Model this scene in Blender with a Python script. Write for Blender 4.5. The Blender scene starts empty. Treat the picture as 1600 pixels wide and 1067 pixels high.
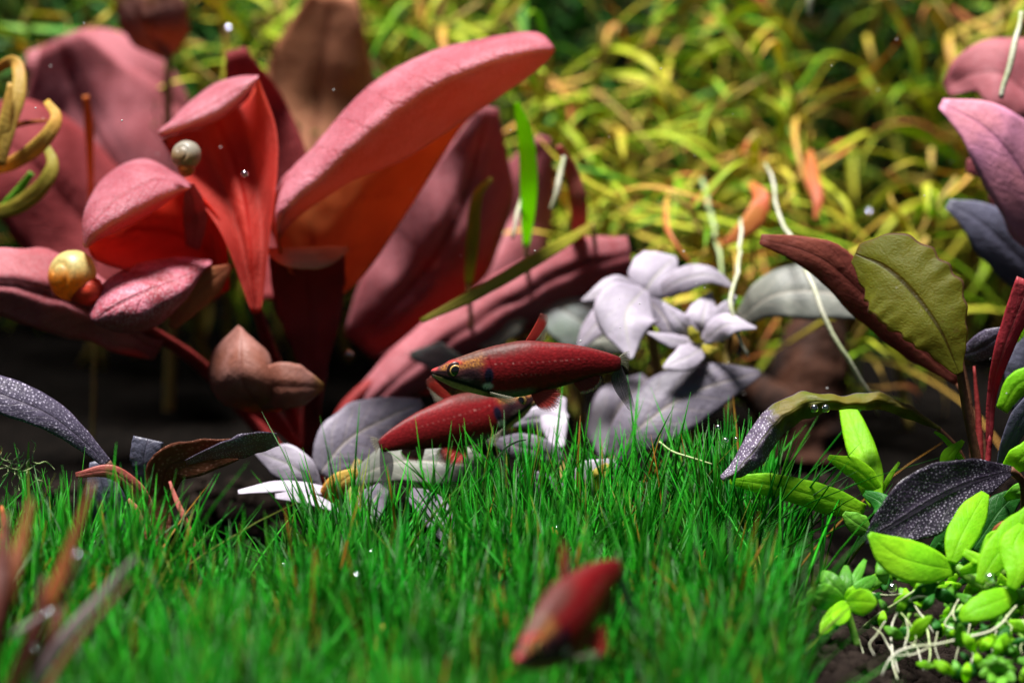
import bpy, math, random
import numpy as np
from mathutils import Vector, Matrix, noise as mnoise

random.seed(7)
rng = np.random.default_rng(7)
C = bpy.context.scene.collection
SC = bpy.context.scene
SC.unit_settings.scale_length = 0.01          # one unit is one centimetre: a planted aquarium seen through a macro lens

# ------------------------------------------------------------------ camera, sky, sun, exposure
FOC = 42.0                                     # focus distance (cm)
PITCH = math.radians(8.0)
CAM = Vector((0.0, -FOC, 9.8))
FWD = Vector((0, math.cos(PITCH), -math.sin(PITCH)))
UP = Vector((0, math.sin(PITCH), math.cos(PITCH)))
RIGHT = Vector((1, 0, 0))
FPX = 1600 * 100 / 36.0
cd = bpy.data.cameras.new('camera')
cam = bpy.data.objects.new('camera', cd); C.objects.link(cam)
cam.location = CAM; cam.rotation_euler = (math.radians(90) - PITCH, 0, 0)
cd.lens = 100; cd.sensor_width = 36; cd.clip_start = 0.5; cd.clip_end = 3000
cd.dof.use_dof = True; cd.dof.focus_distance = FOC + 0.1; cd.dof.aperture_fstop = 0.158
SC.camera = cam

SUN_DIR = Vector((-0.12, -0.03, 1.0)).normalized()   # towards the lamp over the tank, a little to the front
elev = math.asin(SUN_DIR.z)
w = bpy.data.worlds.new('World'); SC.world = w; w.use_nodes = True
nt = w.node_tree; nt.nodes.clear()
sky = nt.nodes.new('ShaderNodeTexSky'); sky.sky_type = 'NISHITA'; sky.sun_disc = False
sky.sun_elevation = elev; sky.sun_rotation = math.atan2(SUN_DIR.x, SUN_DIR.y)
bg = nt.nodes.new('ShaderNodeBackground'); bg.inputs['Strength'].default_value = 0.014
wo = nt.nodes.new('ShaderNodeOutputWorld')
nt.links.new(sky.outputs[0], bg.inputs[0]); nt.links.new(bg.outputs[0], wo.inputs[0])
sd = bpy.data.lights.new('sun', 'SUN'); sd.energy = 5.0; sd.angle = math.radians(16.0); sd.color = (1.0, 0.965, 0.93)
sun = bpy.data.objects.new('sun', sd); C.objects.link(sun)
sun.rotation_euler = SUN_DIR.to_track_quat('Z', 'Y').to_euler(); sun.location = (0, 0, 60)
SC.view_settings.view_transform = 'Standard'; SC.view_settings.look = 'None'
SC.view_settings.exposure = 1.3; SC.view_settings.gamma = 1.0; SC.view_settings.use_curve_mapping = False
SC.render.engine = 'CYCLES'
SC.cycles.max_bounces = 8; SC.cycles.diffuse_bounces = 3; SC.cycles.transmission_bounces = 6
SC.cycles.transparent_max_bounces = 12; SC.cycles.caustics_reflective = False; SC.cycles.caustics_refractive = False


def P(px, py, d):
    """photograph pixel (1600 x 1067) at depth d (cm) -> world point"""
    return CAM + FWD * d + RIGHT * ((px - 800) / FPX * d) + UP * (-(py - 533.5) / FPX * d)


def px2cm(n, d):
    return n / FPX * d


def sstep(a, b, x):
    t = np.clip((x - a) / (b - a), 0, 1); return t * t * (3 - 2 * t)


# ------------------------------------------------------------------ object helpers
def mesh_obj(name, verts, faces, mats, parent=None, base=None, smooth=True, uvs=None, midx=None, cols=None):
    me = bpy.data.meshes.new(name)
    v = np.asarray(verts, dtype=float)
    if base is not None: v = v - np.array(base)
    me.from_pydata(v.tolist(), [], [tuple(int(i) for i in f) for f in faces])
    for m in (mats if isinstance(mats, (list, tuple)) else [mats]): me.materials.append(m)
    if smooth: me.polygons.foreach_set('use_smooth', [True] * len(me.polygons))
    if midx is not None: me.polygons.foreach_set('material_index', list(map(int, midx)))
    if uvs is not None:
        ul = me.uv_layers.new(name='UVMap')
        li = np.zeros(len(me.loops), dtype=int); me.loops.foreach_get('vertex_index', li)
        ul.data.foreach_set('uv', np.asarray(uvs, dtype=float)[li].ravel())
    if cols is not None:
        at = me.attributes.new('col', 'FLOAT_COLOR', 'POINT')
        c4 = np.ones((len(v), 4)); c4[:, :3] = cols
        at.data.foreach_set('color', c4.ravel())
    me.update()
    o = bpy.data.objects.new(name, me); C.objects.link(o)
    if parent is not None: o.parent = parent
    elif base is not None: o.location = base
    return o


def thing(name, label, cat, loc, group=None):
    o = bpy.data.objects.new(name, None); C.objects.link(o)
    o.empty_display_size = 0.3; o.location = loc
    o['label'] = label; o['category'] = cat
    if group: o['group'] = group
    return o


def tag(o, label, cat, group=None):
    o['label'] = label; o['category'] = cat
    if group: o['group'] = group
    return o


def dup_tree(root, loc=None):
    r = root.copy(); C.objects.link(r)
    if loc is not None: r.location = loc
    for ch in root.children:
        c = ch.copy(); C.objects.link(c); c.parent = r
        for g in ch.children:
            k = g.copy(); C.objects.link(k); k.parent = c
    return r


def crom(pts, n):
    """resample a polyline with a Catmull-Rom curve, n points, uniform in chord length"""
    p = np.asarray(pts, dtype=float)
    if len(p) == 2: 
        t = np.linspace(0, 1, n)[:, None]; return p[0] * (1 - t) + p[1] * t
    seg = np.linalg.norm(np.diff(p[:, :2], axis=0), axis=1) + 1e-6
    s = np.concatenate([[0], np.cumsum(seg)]); s /= s[-1]
    q = np.vstack([2 * p[0] - p[1], p, 2 * p[-1] - p[-2]])
    out = []
    for t in np.linspace(0, 1, n):
        i = min(max(np.searchsorted(s, t, side='right') - 1, 0), len(p) - 2)
        f = (t - s[i]) / (s[i + 1] - s[i])
        a, b, c, d = q[i], q[i + 1], q[i + 2], q[i + 3]
        out.append(0.5 * ((2 * b) + (-a + c) * f + (2 * a - 5 * b + 4 * c - d) * f * f + (-a + 3 * b - 3 * c + d) * f ** 3))
    return np.array(out)


def to_world(arr):
    a = np.asarray(arr, dtype=float)
    d = a[..., 2:3]
    return (np.array(CAM) + np.array(FWD) * d + np.array(RIGHT) * ((a[..., 0:1] - 800) / FPX * d)
            + np.array(UP) * (-(a[..., 1:2] - 533.5) / FPX * d))


def sheet(name, G, mats, parent=None, base=None, thick=0.03):
    """closed thin sheet from a (nv, nu, 3) grid of world points; slot 0 on the side of du x dv, slot 1 behind"""
    nv, nu = G.shape[:2]
    du = np.gradient(G, axis=1); dv = np.gradient(G, axis=0)
    N = np.cross(du, dv); N /= (np.linalg.norm(N, axis=2, keepdims=True) + 1e-9)
    uu = np.linspace(0, 1, nu)[None, :]; vv = np.linspace(0, 1, nv)[:, None]
    edge = np.minimum(1, 8 * np.minimum(uu, 1 - uu) + 0.25) * np.minimum(1, 8 * np.minimum(vv, 1 - vv) + 0.25)
    off = N * (thick * 0.28 * edge)[..., None]
    A = (G + off).reshape(-1, 3); B = (G - off).reshape(-1, 3)
    n = nv * nu
    idx = np.arange(n).reshape(nv, nu)
    a, b, c, d = idx[:-1, :-1].ravel(), idx[:-1, 1:].ravel(), idx[1:, 1:].ravel(), idx[1:, :-1].ravel()
    F1 = np.stack([a, b, c, d], 1); F2 = np.stack([a + n, d + n, c + n, b + n], 1)
    rim = np.concatenate([idx[0, :], idx[1:, -1], idx[-1, -2::-1], idx[-2:0:-1, 0]])
    r2 = np.roll(rim, -1)
    F3 = np.stack([rim, rim + n, r2 + n, r2], 1)
    F = np.concatenate([F1, F2, F3])
    U, V = np.meshgrid(np.linspace(0, 1, nu), np.linspace(0, 1, nv))
    uv = np.stack([U.ravel(), V.ravel()], 1); uv = np.concatenate([uv, uv])
    mi = np.concatenate([np.zeros(len(F1)), np.ones(len(F2)), np.zeros(len(F3))])
    return mesh_obj(name, np.concatenate([A, B]), F, mats, parent, base, uvs=uv, midx=mi)


def wob(G, amp, freq, seed):
    """small organic unevenness along the depth of a grid (world units)"""
    if amp <= 0: return G
    H = G.copy(); s = Vector((seed * 3.1, seed * 1.7, seed * 0.9))
    for i in range(G.shape[0]):
        for j in range(G.shape[1]):
            p = Vector(G[i, j]) * freq + s
            H[i, j, 1] += amp * mnoise.noise(p) + 0.22 * amp * mnoise.noise(p * 4.3)
            H[i, j, 2] += 0.6 * amp * mnoise.noise(p + Vector((31, 7, 3)))
    return H


LEAFN = [0]


def loft(rails, mats, parent, base, nu=21, nv=34, thick=0.05, wobble=0.05, wf=1.2, name='leaf'):
    LEAFN[0] += 1
    R = [crom(r, nv) for r in rails]
    G = np.zeros((nv, nu, 3))
    for i in range(nv):
        G[i] = crom([r[i] for r in R], nu) if len(R) > 2 else crom([R[0][i], R[1][i]], nu)
    return sheet(name, wob(to_world(G), wobble, wf, LEAFN[0]), mats, parent, base, thick)


def leaf(pts, widths, mats, parent, base, bulge=0.25, tilt=0.0, thick=0.035, nu=13, nv=26, wave=0.0, wavef=7,
         wobble=0.02, wf=1.5, name='leaf', cap=0.11, dw=1.2):
    """leaf along a spine of (px, py, depth); widths in photograph pixels; bulge in cm towards the camera;
    tilt pushes the right-hand side of the blade back (cm per cm of width); wave ruffles the margins"""
    LEAFN[0] += 1; rs = random.Random(LEAFN[0])
    S = crom(pts, nv)
    T = np.gradient(S[:, :2], axis=0); T /= (np.linalg.norm(T, axis=1, keepdims=True) + 1e-9)
    N = np.stack([-T[:, 1], T[:, 0]], 1)          # to the right of the growth direction (py points down)
    wv = np.interp(np.linspace(0, 1, nv), np.linspace(0, 1, len(widths)), widths)
    for _ in range(2): wv[1:-1] = 0.25 * wv[:-2] + 0.5 * wv[1:-1] + 0.25 * wv[2:]
    G = np.zeros((nv, nu, 3)); ph = rs.uniform(0, 6.28)
    tv = np.linspace(0, 1, nv); irr = np.array([[mnoise.noise(Vector((q * wavef * 1.5, k * 7.7, LEAFN[0] * 1.3))) * 1.5 for q in tv] for k in (0, 1)])
    ir2 = np.array([[mnoise.noise(Vector((q * 9.0, k * 5.1 + 40, LEAFN[0] * 2.1))) for q in tv] for k in (0, 1)])
    for j, u in enumerate(np.linspace(-1, 1, nu)):
        t = np.linspace(0, 1, nv)
        e = abs(u) ** 2
        ww = wv * 0.5 * (1 + abs(u) * wave * (0.3 * np.sin(wavef * 6.28 * t + ph + (1.3 if u > 0 else 0)) + 0.55 * irr[1 if u > 0 else 0]) + abs(u) * 0.07 * ir2[1 if u > 0 else 0])
        G[:, j, 0] = S[:, 0] + N[:, 0] * u * ww
        G[:, j, 1] = S[:, 1] + N[:, 1] * u * ww
        cm = ww * S[:, 2] / FPX
        bl_ = np.sign(bulge) * np.minimum(abs(bulge), cap * wv * S[:, 2] / FPX)
        G[:, j, 2] = (S[:, 2] - bl_ * (1 - abs(u) ** 1.6 - 0.35 * max(0, 1 - abs(u) * 5)) * np.sin(np.pi * np.clip(t * 0.94 + 0.03, 0, 1)) ** 0.6 + tilt * u * cm
                      + e * wave * dw * cm * (0.5 * np.sin(wavef * 6.28 * t + ph + 0.9 + (2 if u > 0 else 0)) + irr[0 if u > 0 else 1]))
    return sheet(name, wob(to_world(G), wobble, wf, LEAFN[0]), mats, parent, base, thick)


def tube_geo(W, radii, sides=8):
    W = np.asarray(W, dtype=float); n = len(W)
    T = np.gradient(W, axis=0); T /= (np.linalg.norm(T, axis=1, keepdims=True) + 1e-9)
    ref = np.array([0.13, 0.9, 0.4]); 
    A = np.cross(T, ref); A /= (np.linalg.norm(A, axis=1, keepdims=True) + 1e-9)
    B = np.cross(T, A)
    r = np.interp(np.linspace(0, 1, n), np.linspace(0, 1, len(radii)), radii)
    th = np.linspace(0, 2 * np.pi, sides, endpoint=False)
    V = W[:, None, :] + r[:, None, None] * (np.cos(th)[None, :, None] * A[:, None, :] + np.sin(th)[None, :, None] * B[:, None, :])
    V = V.reshape(-1, 3); F = []
    for i in range(n - 1):
        for k in range(sides):
            a = i * sides + k; b = i * sides + (k + 1) % sides
            F.append((a, b, b + sides, a + sides))
    F.append(tuple(range(sides - 1, -1, -1))); F.append(tuple(range((n - 1) * sides, n * sides)))
    u = np.tile(np.arange(sides) / sides, n); v = np.repeat(np.linspace(0, 1, n), sides)
    return V, F, np.stack([u, v], 1)


def tube(name, pts, radii_px, mat, parent=None, base=None, n=18, sides=8, jig=0.0):
    S = crom(pts, n); W = to_world(S)
    if jig:
        LEAFN[0] += 1
        for i in range(n):
            q = Vector(W[i]) * 1.7 + Vector((LEAFN[0] * 2.3, 0, 5))
            W[i] += jig * np.array([mnoise.noise(q), mnoise.noise(q + Vector((9, 2, 4))), mnoise.noise(q + Vector((3, 17, 8)))])
    d = float(np.mean(S[:, 2]))
    V, F, uv = tube_geo(W, [(0.45 if name == 'root' else 1.0) * r * d / FPX for r in radii_px], sides)
    return mesh_obj(name, V, F, mat, parent, base, uvs=uv)


# ------------------------------------------------------------------ materials
def nodes(name):
    m = bpy.data.materials.new(name); m.use_nodes = True
    t = m.node_tree; t.nodes.clear()
    def N(tp, **k):
        x = t.nodes.new(tp)
        for a, b in k.items(): setattr(x, a, b)
        return x
    L = t.links.new
    return m, t, N, L


def setv(sock, v):
    sock.default_value = (v[0], v[1], v[2], 1.0) if isinstance(v, tuple) else v


class NB:
    """tiny node builder"""
    def __init__(s, name): s.m, s.t, s.N, s.L = nodes(name)
    def put(s, sock, v):
        if hasattr(v, 'is_output') or isinstance(v, bpy.types.NodeSocket): s.L(v, sock)
        else: setv(sock, v)
    def math(s, op, a, b=0.0, c=0.0, clamp=False):
        n = s.N('ShaderNodeMath', operation=op, use_clamp=clamp)
        s.put(n.inputs[0], a); s.put(n.inputs[1], b); s.put(n.inputs[2], c); return n.outputs[0]
    def mix(s, f, a, b, blend='MIX'):
        n = s.N('ShaderNodeMix', data_type='RGBA', blend_type=blend)
        s.put(n.inputs[0], f); s.put(n.inputs[6], a); s.put(n.inputs[7], b); return n.outputs[2]
    def rng(s, v, a, b, c=0.0, d=1.0):
        n = s.N('ShaderNodeMapRange', interpolation_type='SMOOTHSTEP')
        s.put(n.inputs[0], v); s.put(n.inputs[1], a); s.put(n.inputs[2], b); s.put(n.inputs[3], c); s.put(n.inputs[4], d); return n.outputs[0]
    def noise(s, vec, scale, detail=3.0, rough=0.55):
        n = s.N('ShaderNodeTexNoise'); s.L(vec, n.inputs['Vector']); n.inputs['Scale'].default_value = scale
        n.inputs['Detail'].default_value = detail; n.inputs['Roughness'].default_value = rough; return n.outputs[0]
    def vor(s, vec, scale, feature='F1', rnd=1.0):
        n = s.N('ShaderNodeTexVoronoi', feature=feature); s.L(vec, n.inputs['Vector']); n.inputs['Scale'].default_value = scale
        n.inputs['Randomness'].default_value = rnd; return n.outputs['Distance']
    def out(s, col, rough=0.5, spec=0.2, trans=0.0, tcol=None, bump=None, bstr=0.3, bdist=0.03, metal=0.0, alpha=None, sss=0.0):
        p = s.N('ShaderNodeBsdfPrincipled'); s.put(p.inputs['Base Color'], col); s.put(p.inputs['Roughness'], rough)
        p.inputs['Specular IOR Level'].default_value = spec; s.put(p.inputs['Metallic'], metal)
        sh = p.outputs[0]
        if bump is not None:
            b = s.N('ShaderNodeBump'); b.inputs['Strength'].default_value = bstr; b.inputs['Distance'].default_value = bdist
            s.L(bump, b.inputs['Height']); s.L(b.outputs[0], p.inputs['Normal'])
        if trans > 0:
            tr = s.N('ShaderNodeBsdfTranslucent'); s.put(tr.inputs['Color'], tcol if tcol is not None else col)
            mx = s.N('ShaderNodeMixShader'); mx.inputs[0].default_value = trans
            s.L(sh, mx.inputs[1]); s.L(tr.outputs[0], mx.inputs[2]); sh = mx.outputs[0]
        if alpha is not None:
            tp = s.N('ShaderNodeBsdfTransparent'); mx = s.N('ShaderNodeMixShader'); s.put(mx.inputs[0], alpha)
            s.L(tp.outputs[0], mx.inputs[1]); s.L(sh, mx.inputs[2]); sh = mx.outputs[0]
        o = s.N('ShaderNodeOutputMaterial'); s.L(sh, o.inputs['Surface']); return s.m


def leaf_mat(name, base, alt, vein=None, vs=0.5, trans=0.3, tcol=None, rough=0.5, spec=0.25, dots=None, dgrid=(8, 30), dotv=None, dscale=9.0, tip=None,
             tipr=(0.75, 1.0), bstr=0.3, nscale=1.6, nveins=9, fine=14.0, rim=None, jit=0.18, grain=0.0, sidek=0.4, specks=0.38):
    b = NB(name)
    tc = b.N('ShaderNodeTexCoord'); sp = b.N('ShaderNodeSeparateXYZ'); b.L(tc.outputs['UV'], sp.inputs[0])
    u, v = sp.outputs[0], sp.outputs[1]
    c = b.math('ABSOLUTE', b.math('SUBTRACT', u, 0.5))
    ob = tc.outputs['Object']
    n1 = b.noise(ob, nscale, 4.0); n2 = b.noise(ob, fine, 3.0, 0.6); n3 = b.noise(ob, 5.0, 3.0)
    col = b.mix(b.rng(n1, 0.35, 0.65), base, alt)
    if tip is not None:
        tv = b.math('ADD', v, b.math('MULTIPLY', b.math('SUBTRACT', n3, 0.5), 0.25))
        col = b.mix(b.rng(tv, tipr[0], tipr[1]), col, tip)
    mid = b.rng(c, 0.012, 0.04, 1.0, 0.0)
    wav = b.math('SINE', b.math('MULTIPLY', b.math('ADD', b.math('SUBTRACT', v, b.math('MULTIPLY', c, 0.55)),
                                                  b.math('MULTIPLY', n3, 0.06)), 6.2832 * nveins))
    side = b.math('MULTIPLY', b.rng(wav, 0.86, 1.0), b.rng(c, 0.30, 0.47, sidek, 0.0))
    vm = b.math('MAXIMUM', mid, side)
    if vein is not None: col = b.mix(b.math('MULTIPLY', vm, vs), col, vein)
    if rim is not None: col = b.mix(b.rng(c, 0.462, 0.492), col, rim)
    oi = b.N('ShaderNodeObjectInfo')
    k = b.math('ADD', 1.0 - jit, b.math('MULTIPLY', oi.outputs['Random'], 2 * jit))
    k = b.math('MULTIPLY', k, b.math('ADD', 0.82, b.math('MULTIPLY', n2, 0.36)))
    hsv = b.N('ShaderNodeHueSaturation'); b.L(k, hsv.inputs['Value']); b.L(col, hsv.inputs['Color']); col = hsv.outputs[0]
    sn = b.noise(ob, 7.0, 5.0, 0.7); col = b.mix(b.math('MULTIPLY', b.rng(sn, 0.60, 0.72), specks), col, (0.09, 0.045, 0.03))
    if grain:
        g = b.vor(ob, 22.0); col = b.mix(b.math('MULTIPLY', b.rng(g, 0.25, 0.55, 1.0, 0.0), grain), col, (0.95, 0.85, 0.95), 'MIX')
    if dots is not None:
        mp = b.N('ShaderNodeMapping'); b.L(tc.outputs['UV'], mp.inputs['Vector']); mp.inputs['Scale'].default_value = (dgrid[0], dgrid[1], 1.0)
        dn = b.N('ShaderNodeTexVoronoi', voronoi_dimensions='2D'); b.L(mp.outputs[0], dn.inputs['Vector']); dn.inputs['Scale'].default_value = 1.0
        dn.inputs['Randomness'].default_value = 0.8; dd = dn.outputs['Distance']
        rs = b.N('ShaderNodeSeparateColor'); b.L(dn.outputs['Color'], rs.inputs[0])
        r0 = b.math('ADD', 0.12, b.math('MULTIPLY', rs.outputs[0], 0.18))
        dm = b.rng(b.math('SUBTRACT', dd, r0), -0.05, 0.06, 1.0, 0.0)
        dm = b.math('MULTIPLY', dm, b.rng(rs.outputs[1], 0.10, 0.45, 0.25, 0.95))
        dm = b.math('MULTIPLY', dm, b.rng(b.noise(ob, 2.2, 2.0), 0.32, 0.52, 0.25, 1.0))
        if dotv: dm = b.math('MULTIPLY', dm, b.rng(v, dotv[0], dotv[1]))
        col = b.mix(b.math('MULTIPLY', dm, b.rng(c, 0.02, 0.07)), col, dots)
    h = b.math('ADD', b.math('MULTIPLY', n2, 0.7), b.math('MULTIPLY', vm, -0.8))
    h = b.math('ADD', h, b.math('MULTIPLY', n3, 1.2))
    return b.out(col, rough, spec, trans, tcol if tcol is not None else col, bump=h, bstr=bstr, bdist=0.06)


def plain_mat(name, c1, c2, scale=3.0, rough=0.6, spec=0.2, trans=0.0, bstr=0.3, jit=0.15):
    b = NB(name); tc = b.N('ShaderNodeTexCoord'); ob = tc.outputs['Object']
    n = b.noise(ob, scale, 4.0); n2 = b.noise(ob, scale * 6, 3.0)
    col = b.mix(b.rng(n, 0.35, 0.65), c1, c2)
    oi = b.N('ShaderNodeObjectInfo')
    hsv = b.N('ShaderNodeHueSaturation'); b.L(b.math('ADD', 1 - jit, b.math('MULTIPLY', oi.outputs['Random'], 2 * jit)), hsv.inputs['Value'])
    b.L(col, hsv.inputs['Color'])
    return b.out(hsv.outputs[0], rough, spec, trans, bump=n2, bstr=bstr, bdist=0.05)


def attr_mat(name, rough=0.4, spec=0.3, trans=0.0, scales=0.0, tk=None):
    b = NB(name); a = b.N('ShaderNodeAttribute', attribute_name='col'); tc = b.N('ShaderNodeTexCoord'); ob = tc.outputs['Object']
    col = a.outputs['Color']
    n2 = b.noise(ob, 22.0, 3.0)
    col = b.mix(0.35, col, b.mix(b.rng(n2, 0.35, 0.7), (0.35, 0.35, 0.35), (1.0, 1.0, 1.0)), 'MULTIPLY')
    h = n2
    if scales:
        mp = b.N('ShaderNodeMapping'); b.L(ob, mp.inputs['Vector']); mp.inputs['Scale'].default_value = (7.5, 7.5, 9.5)
        vd = b.vor(mp.outputs[0], 2.2, rnd=0.75)
        h = b.math('ADD', b.math('MULTIPLY', vd, -0.5), b.math('MULTIPLY', n2, 0.5))
        col = b.mix(b.math('MULTIPLY', b.rng(vd, 0.35, 0.65), scales), col, (0.015, 0.004, 0.006))
    return b.out(col, rough, spec, trans, bump=h, bstr=0.18, bdist=0.03)


# leaf colours (real base colours)
PINK = leaf_mat('pink leaf underside', (0.55, 0.20, 0.26), (0.38, 0.095, 0.135), (0.30, 0.05, 0.075), 0.6, 0.42, (0.92, 0.48, 0.30), 0.55, 0.3,
                bstr=0.5, nscale=0.9, fine=20.0, grain=0.12)
REDIN = leaf_mat('red leaf upper side', (0.76, 0.14, 0.11), (0.55, 0.075, 0.06), (0.34, 0.014, 0.012), 0.9, 0.7, (0.88, 0.21, 0.15), 0.55, 0.15, nscale=0.8, nveins=6)
ORANGE = leaf_mat('orange leaf upper side', (0.80, 0.27, 0.10), (0.58, 0.15, 0.055), (0.30, 0.04, 0.014), 0.9, 0.7, (0.82, 0.40, 0.20), 0.55, 0.15, nscale=0.7, nveins=6)
BURG = leaf_mat('burgundy leaf', (0.30, 0.055, 0.06), (0.20, 0.03, 0.032), (0.12, 0.014, 0.016), 0.4, 0.35, (0.5, 0.06, 0.04), 0.6, 0.15, nscale=0.7)
ROSE = leaf_mat('rose leaf', (0.48, 0.15, 0.175), (0.30, 0.07, 0.082), (0.15, 0.025, 0.03), 0.75, 0.3, (0.5, 0.08, 0.06), 0.6, 0.2, nscale=0.7, grain=0.06, bstr=0.14)
SPECK = leaf_mat('speckled magenta leaf', (0.46, 0.12, 0.17), (0.24, 0.03, 0.04), (0.16, 0.02, 0.03), 0.4, 0.2, (0.5, 0.06, 0.06), 0.55, 0.3, nscale=2.2, grain=0.18, bstr=0.5)
TAN = leaf_mat('tan leaf underside', (0.42, 0.17, 0.06), (0.32, 0.10, 0.045), (0.2, 0.06, 0.03), 0.3, 0.4, (0.6, 0.2, 0.06), 0.55, 0.2, nscale=0.9)
BROWNLEAF = leaf_mat('brown pink leaf', (0.36, 0.17, 0.14), (0.24, 0.09, 0.06), (0.17, 0.05, 0.04), 0.3, 0.3, (0.5, 0.15, 0.06), 0.55, 0.25, nscale=1.5, tip=(0.30, 0.17, 0.04))
HAZY = leaf_mat('brown translucent leaf', (0.46, 0.20, 0.11), (0.32, 0.14, 0.07), (0.17, 0.05, 0.03), 0.4, 0.4, (0.5, 0.17, 0.06), 0.6, 0.15, nscale=0.7)
PALE = leaf_mat('pale lavender leaf', (0.50, 0.45, 0.54), (0.34, 0.30, 0.375), (0.44, 0.43, 0.37), 0.6, 0.2, (0.6, 0.55, 0.5), 0.5, 0.3, nscale=1.2, nveins=7, bstr=0.18)
PALEG = leaf_mat('pale grey green leaf', (0.27, 0.28, 0.235), (0.16, 0.17, 0.15), (0.66, 0.60, 0.50), 0.4, 0.2, (0.5, 0.5, 0.35), 0.5, 0.3, nscale=1.2, nveins=7, bstr=0.2)
GREYG = leaf_mat('grey green leaf', (0.24, 0.31, 0.25), (0.30, 0.32, 0.33), (0.38, 0.36, 0.32), 0.4, 0.2, (0.3, 0.4, 0.2), 0.55, 0.25, nscale=1.3)
LAV = leaf_mat('dim lavender leaf', (0.20, 0.178, 0.225), (0.12, 0.108, 0.14), (0.30, 0.26, 0.23), 0.7, 0.2, (0.4, 0.3, 0.3), 0.5, 0.3, nscale=1.3, nveins=7)
LIP = leaf_mat('pale orange rolled lip', (0.72, 0.30, 0.19), (0.60, 0.20, 0.12), (0.4, 0.12, 0.08), 0.2, 0.3, (0.8, 0.35, 0.2), 0.55, 0.25)
PALEUND = leaf_mat('dark leaf underside', (0.11, 0.05, 0.045), (0.08, 0.035, 0.03), (0.2, 0.1, 0.08), 0.3, 0.25, (0.4, 0.25, 0.15), 0.6, 0.2)
OLIVEL = leaf_mat('olive wavy leaf', (0.165, 0.20, 0.012), (0.115, 0.15, 0.010), (0.035, 0.040, 0.006), 0.85, 0.6, (0.60, 0.54, 0.03), 0.5, 0.25,
                  nveins=8, nscale=1.0, fine=30.0, bstr=0.35, rim=(0.10, 0.05, 0.045), tip=(0.22, 0.10, 0.04), tipr=(0.93, 1.08), jit=0.02, sidek=0.08)
PURPLE = leaf_mat('dark purple dotted leaf', (0.026, 0.018, 0.034), (0.016, 0.013, 0.022), (0.012, 0.010, 0.014), 0.7, 0.08, (0.15, 0.05, 0.08), 0.42, 0.4,
                  dots=(0.32, 0.28, 0.36), dgrid=(20, 50), tip=(0.20, 0.03, 0.05), tipr=(0.97, 1.05), jit=0.03)
SLATE = leaf_mat('slate purple dotted leaf', (0.085, 0.070, 0.115), (0.055, 0.045, 0.075), (0.07, 0.055, 0.08), 0.6, 0.12, (0.2, 0.08, 0.1), 0.42, 0.4,
                 dots=(0.38, 0.34, 0.44), dgrid=(10, 40), jit=0.03)
SLATEP = leaf_mat('slate blue leaf', (0.12, 0.12, 0.18), (0.08, 0.08, 0.12), (0.09, 0.08, 0.12), 0.5, 0.15, (0.2, 0.15, 0.25), 0.45, 0.4)
ARCH = leaf_mat('arched olive and purple leaf', (0.11, 0.15, 0.014), (0.17, 0.135, 0.016), (0.05, 0.06, 0.008), 0.7, 0.4, (0.35, 0.33, 0.03), 0.5, 0.25,
                dots=(0.75, 0.70, 0.78), dgrid=(10, 84), dotv=(0.66, 0.74), rim=(0.13, 0.10, 0.15), fine=26.0, tip=(0.15, 0.115, 0.19), tipr=(0.62, 0.74), jit=0.02)
REDBROWN = leaf_mat('red brown leaf', (0.22, 0.055, 0.035), (0.15, 0.035, 0.025), (0.09, 0.02, 0.016), 0.5, 0.3, (0.45, 0.08, 0.04), 0.55, 0.2)
BROWNUND = leaf_mat('brown dotted underside', (0.17, 0.055, 0.025), (0.11, 0.035, 0.018), (0.06, 0.02, 0.012), 0.5, 0.3, (0.4, 0.1, 0.04), 0.5, 0.25, dots=(0.35, 0.15, 0.10), dscale=10.0)
ORCHID = leaf_mat('orchid purple leaf', (0.52, 0.22, 0.37), (0.58, 0.22, 0.27), (0.30, 0.10, 0.20), 0.5, 0.25, (0.5, 0.1, 0.2), 0.5, 0.3, nscale=0.6)
REDSTALK = leaf_mat('red stalk', (0.42, 0.035, 0.05), (0.30, 0.03, 0.04), (0.5, 0.15, 0.14), 0.5, 0.3, (0.6, 0.05, 0.05), 0.45, 0.3)
CORAL = leaf_mat('coral stalk', (0.58, 0.17, 0.13), (0.45, 0.10, 0.08), (0.6, 0.3, 0.25), 0.4, 0.3, (0.6, 0.12, 0.1), 0.45, 0.35)
LIME = leaf_mat('bright lime leaf', base=(0.32, 0.66, 0.015), alt=(0.20, 0.54, 0.012), vein=(0.24, 0.52, 0.02), vs=0.5, trans=0.5, tcol=(0.45, 0.85, 0.02), rough=0.5, spec=0.2, specks=0.12, nveins=9, nscale=1.0, jit=0.22)
MIDG = leaf_mat('mid green leaf', (0.15, 0.44, 0.030), (0.08, 0.30, 0.025), (0.22, 0.42, 0.08), 0.4, 0.35, (0.2, 0.5, 0.03), 0.45, 0.3, nveins=7, nscale=1.5, jit=0.25)
DARKG = leaf_mat('deep green leaf', (0.018, 0.14, 0.012), (0.012, 0.10, 0.010), (0.05, 0.2, 0.03), 0.4, 0.3, (0.04, 0.25, 0.02), 0.5, 0.25, jit=0.3)
OLIVEBL = leaf_mat('olive ribbon leaf', (0.34, 0.34, 0.03), (0.42, 0.33, 0.05), (0.48, 0.45, 0.12), 0.3, 0.35, (0.5, 0.48, 0.04), 0.5, 0.25, nscale=1.0)
AMBER = leaf_mat('amber ribbon leaf', (0.62, 0.30, 0.06), (0.50, 0.34, 0.06), (0.66, 0.42, 0.15), 0.3, 0.35, (0.7, 0.35, 0.05), 0.5, 0.25, nscale=1.0)
EMBER = leaf_mat('ember orange leaf', (0.58, 0.13, 0.05), (0.55, 0.20, 0.04), (0.6, 0.3, 0.1), 0.3, 0.35, (0.7, 0.2, 0.05), 0.5, 0.25, nscale=1.2)
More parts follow.
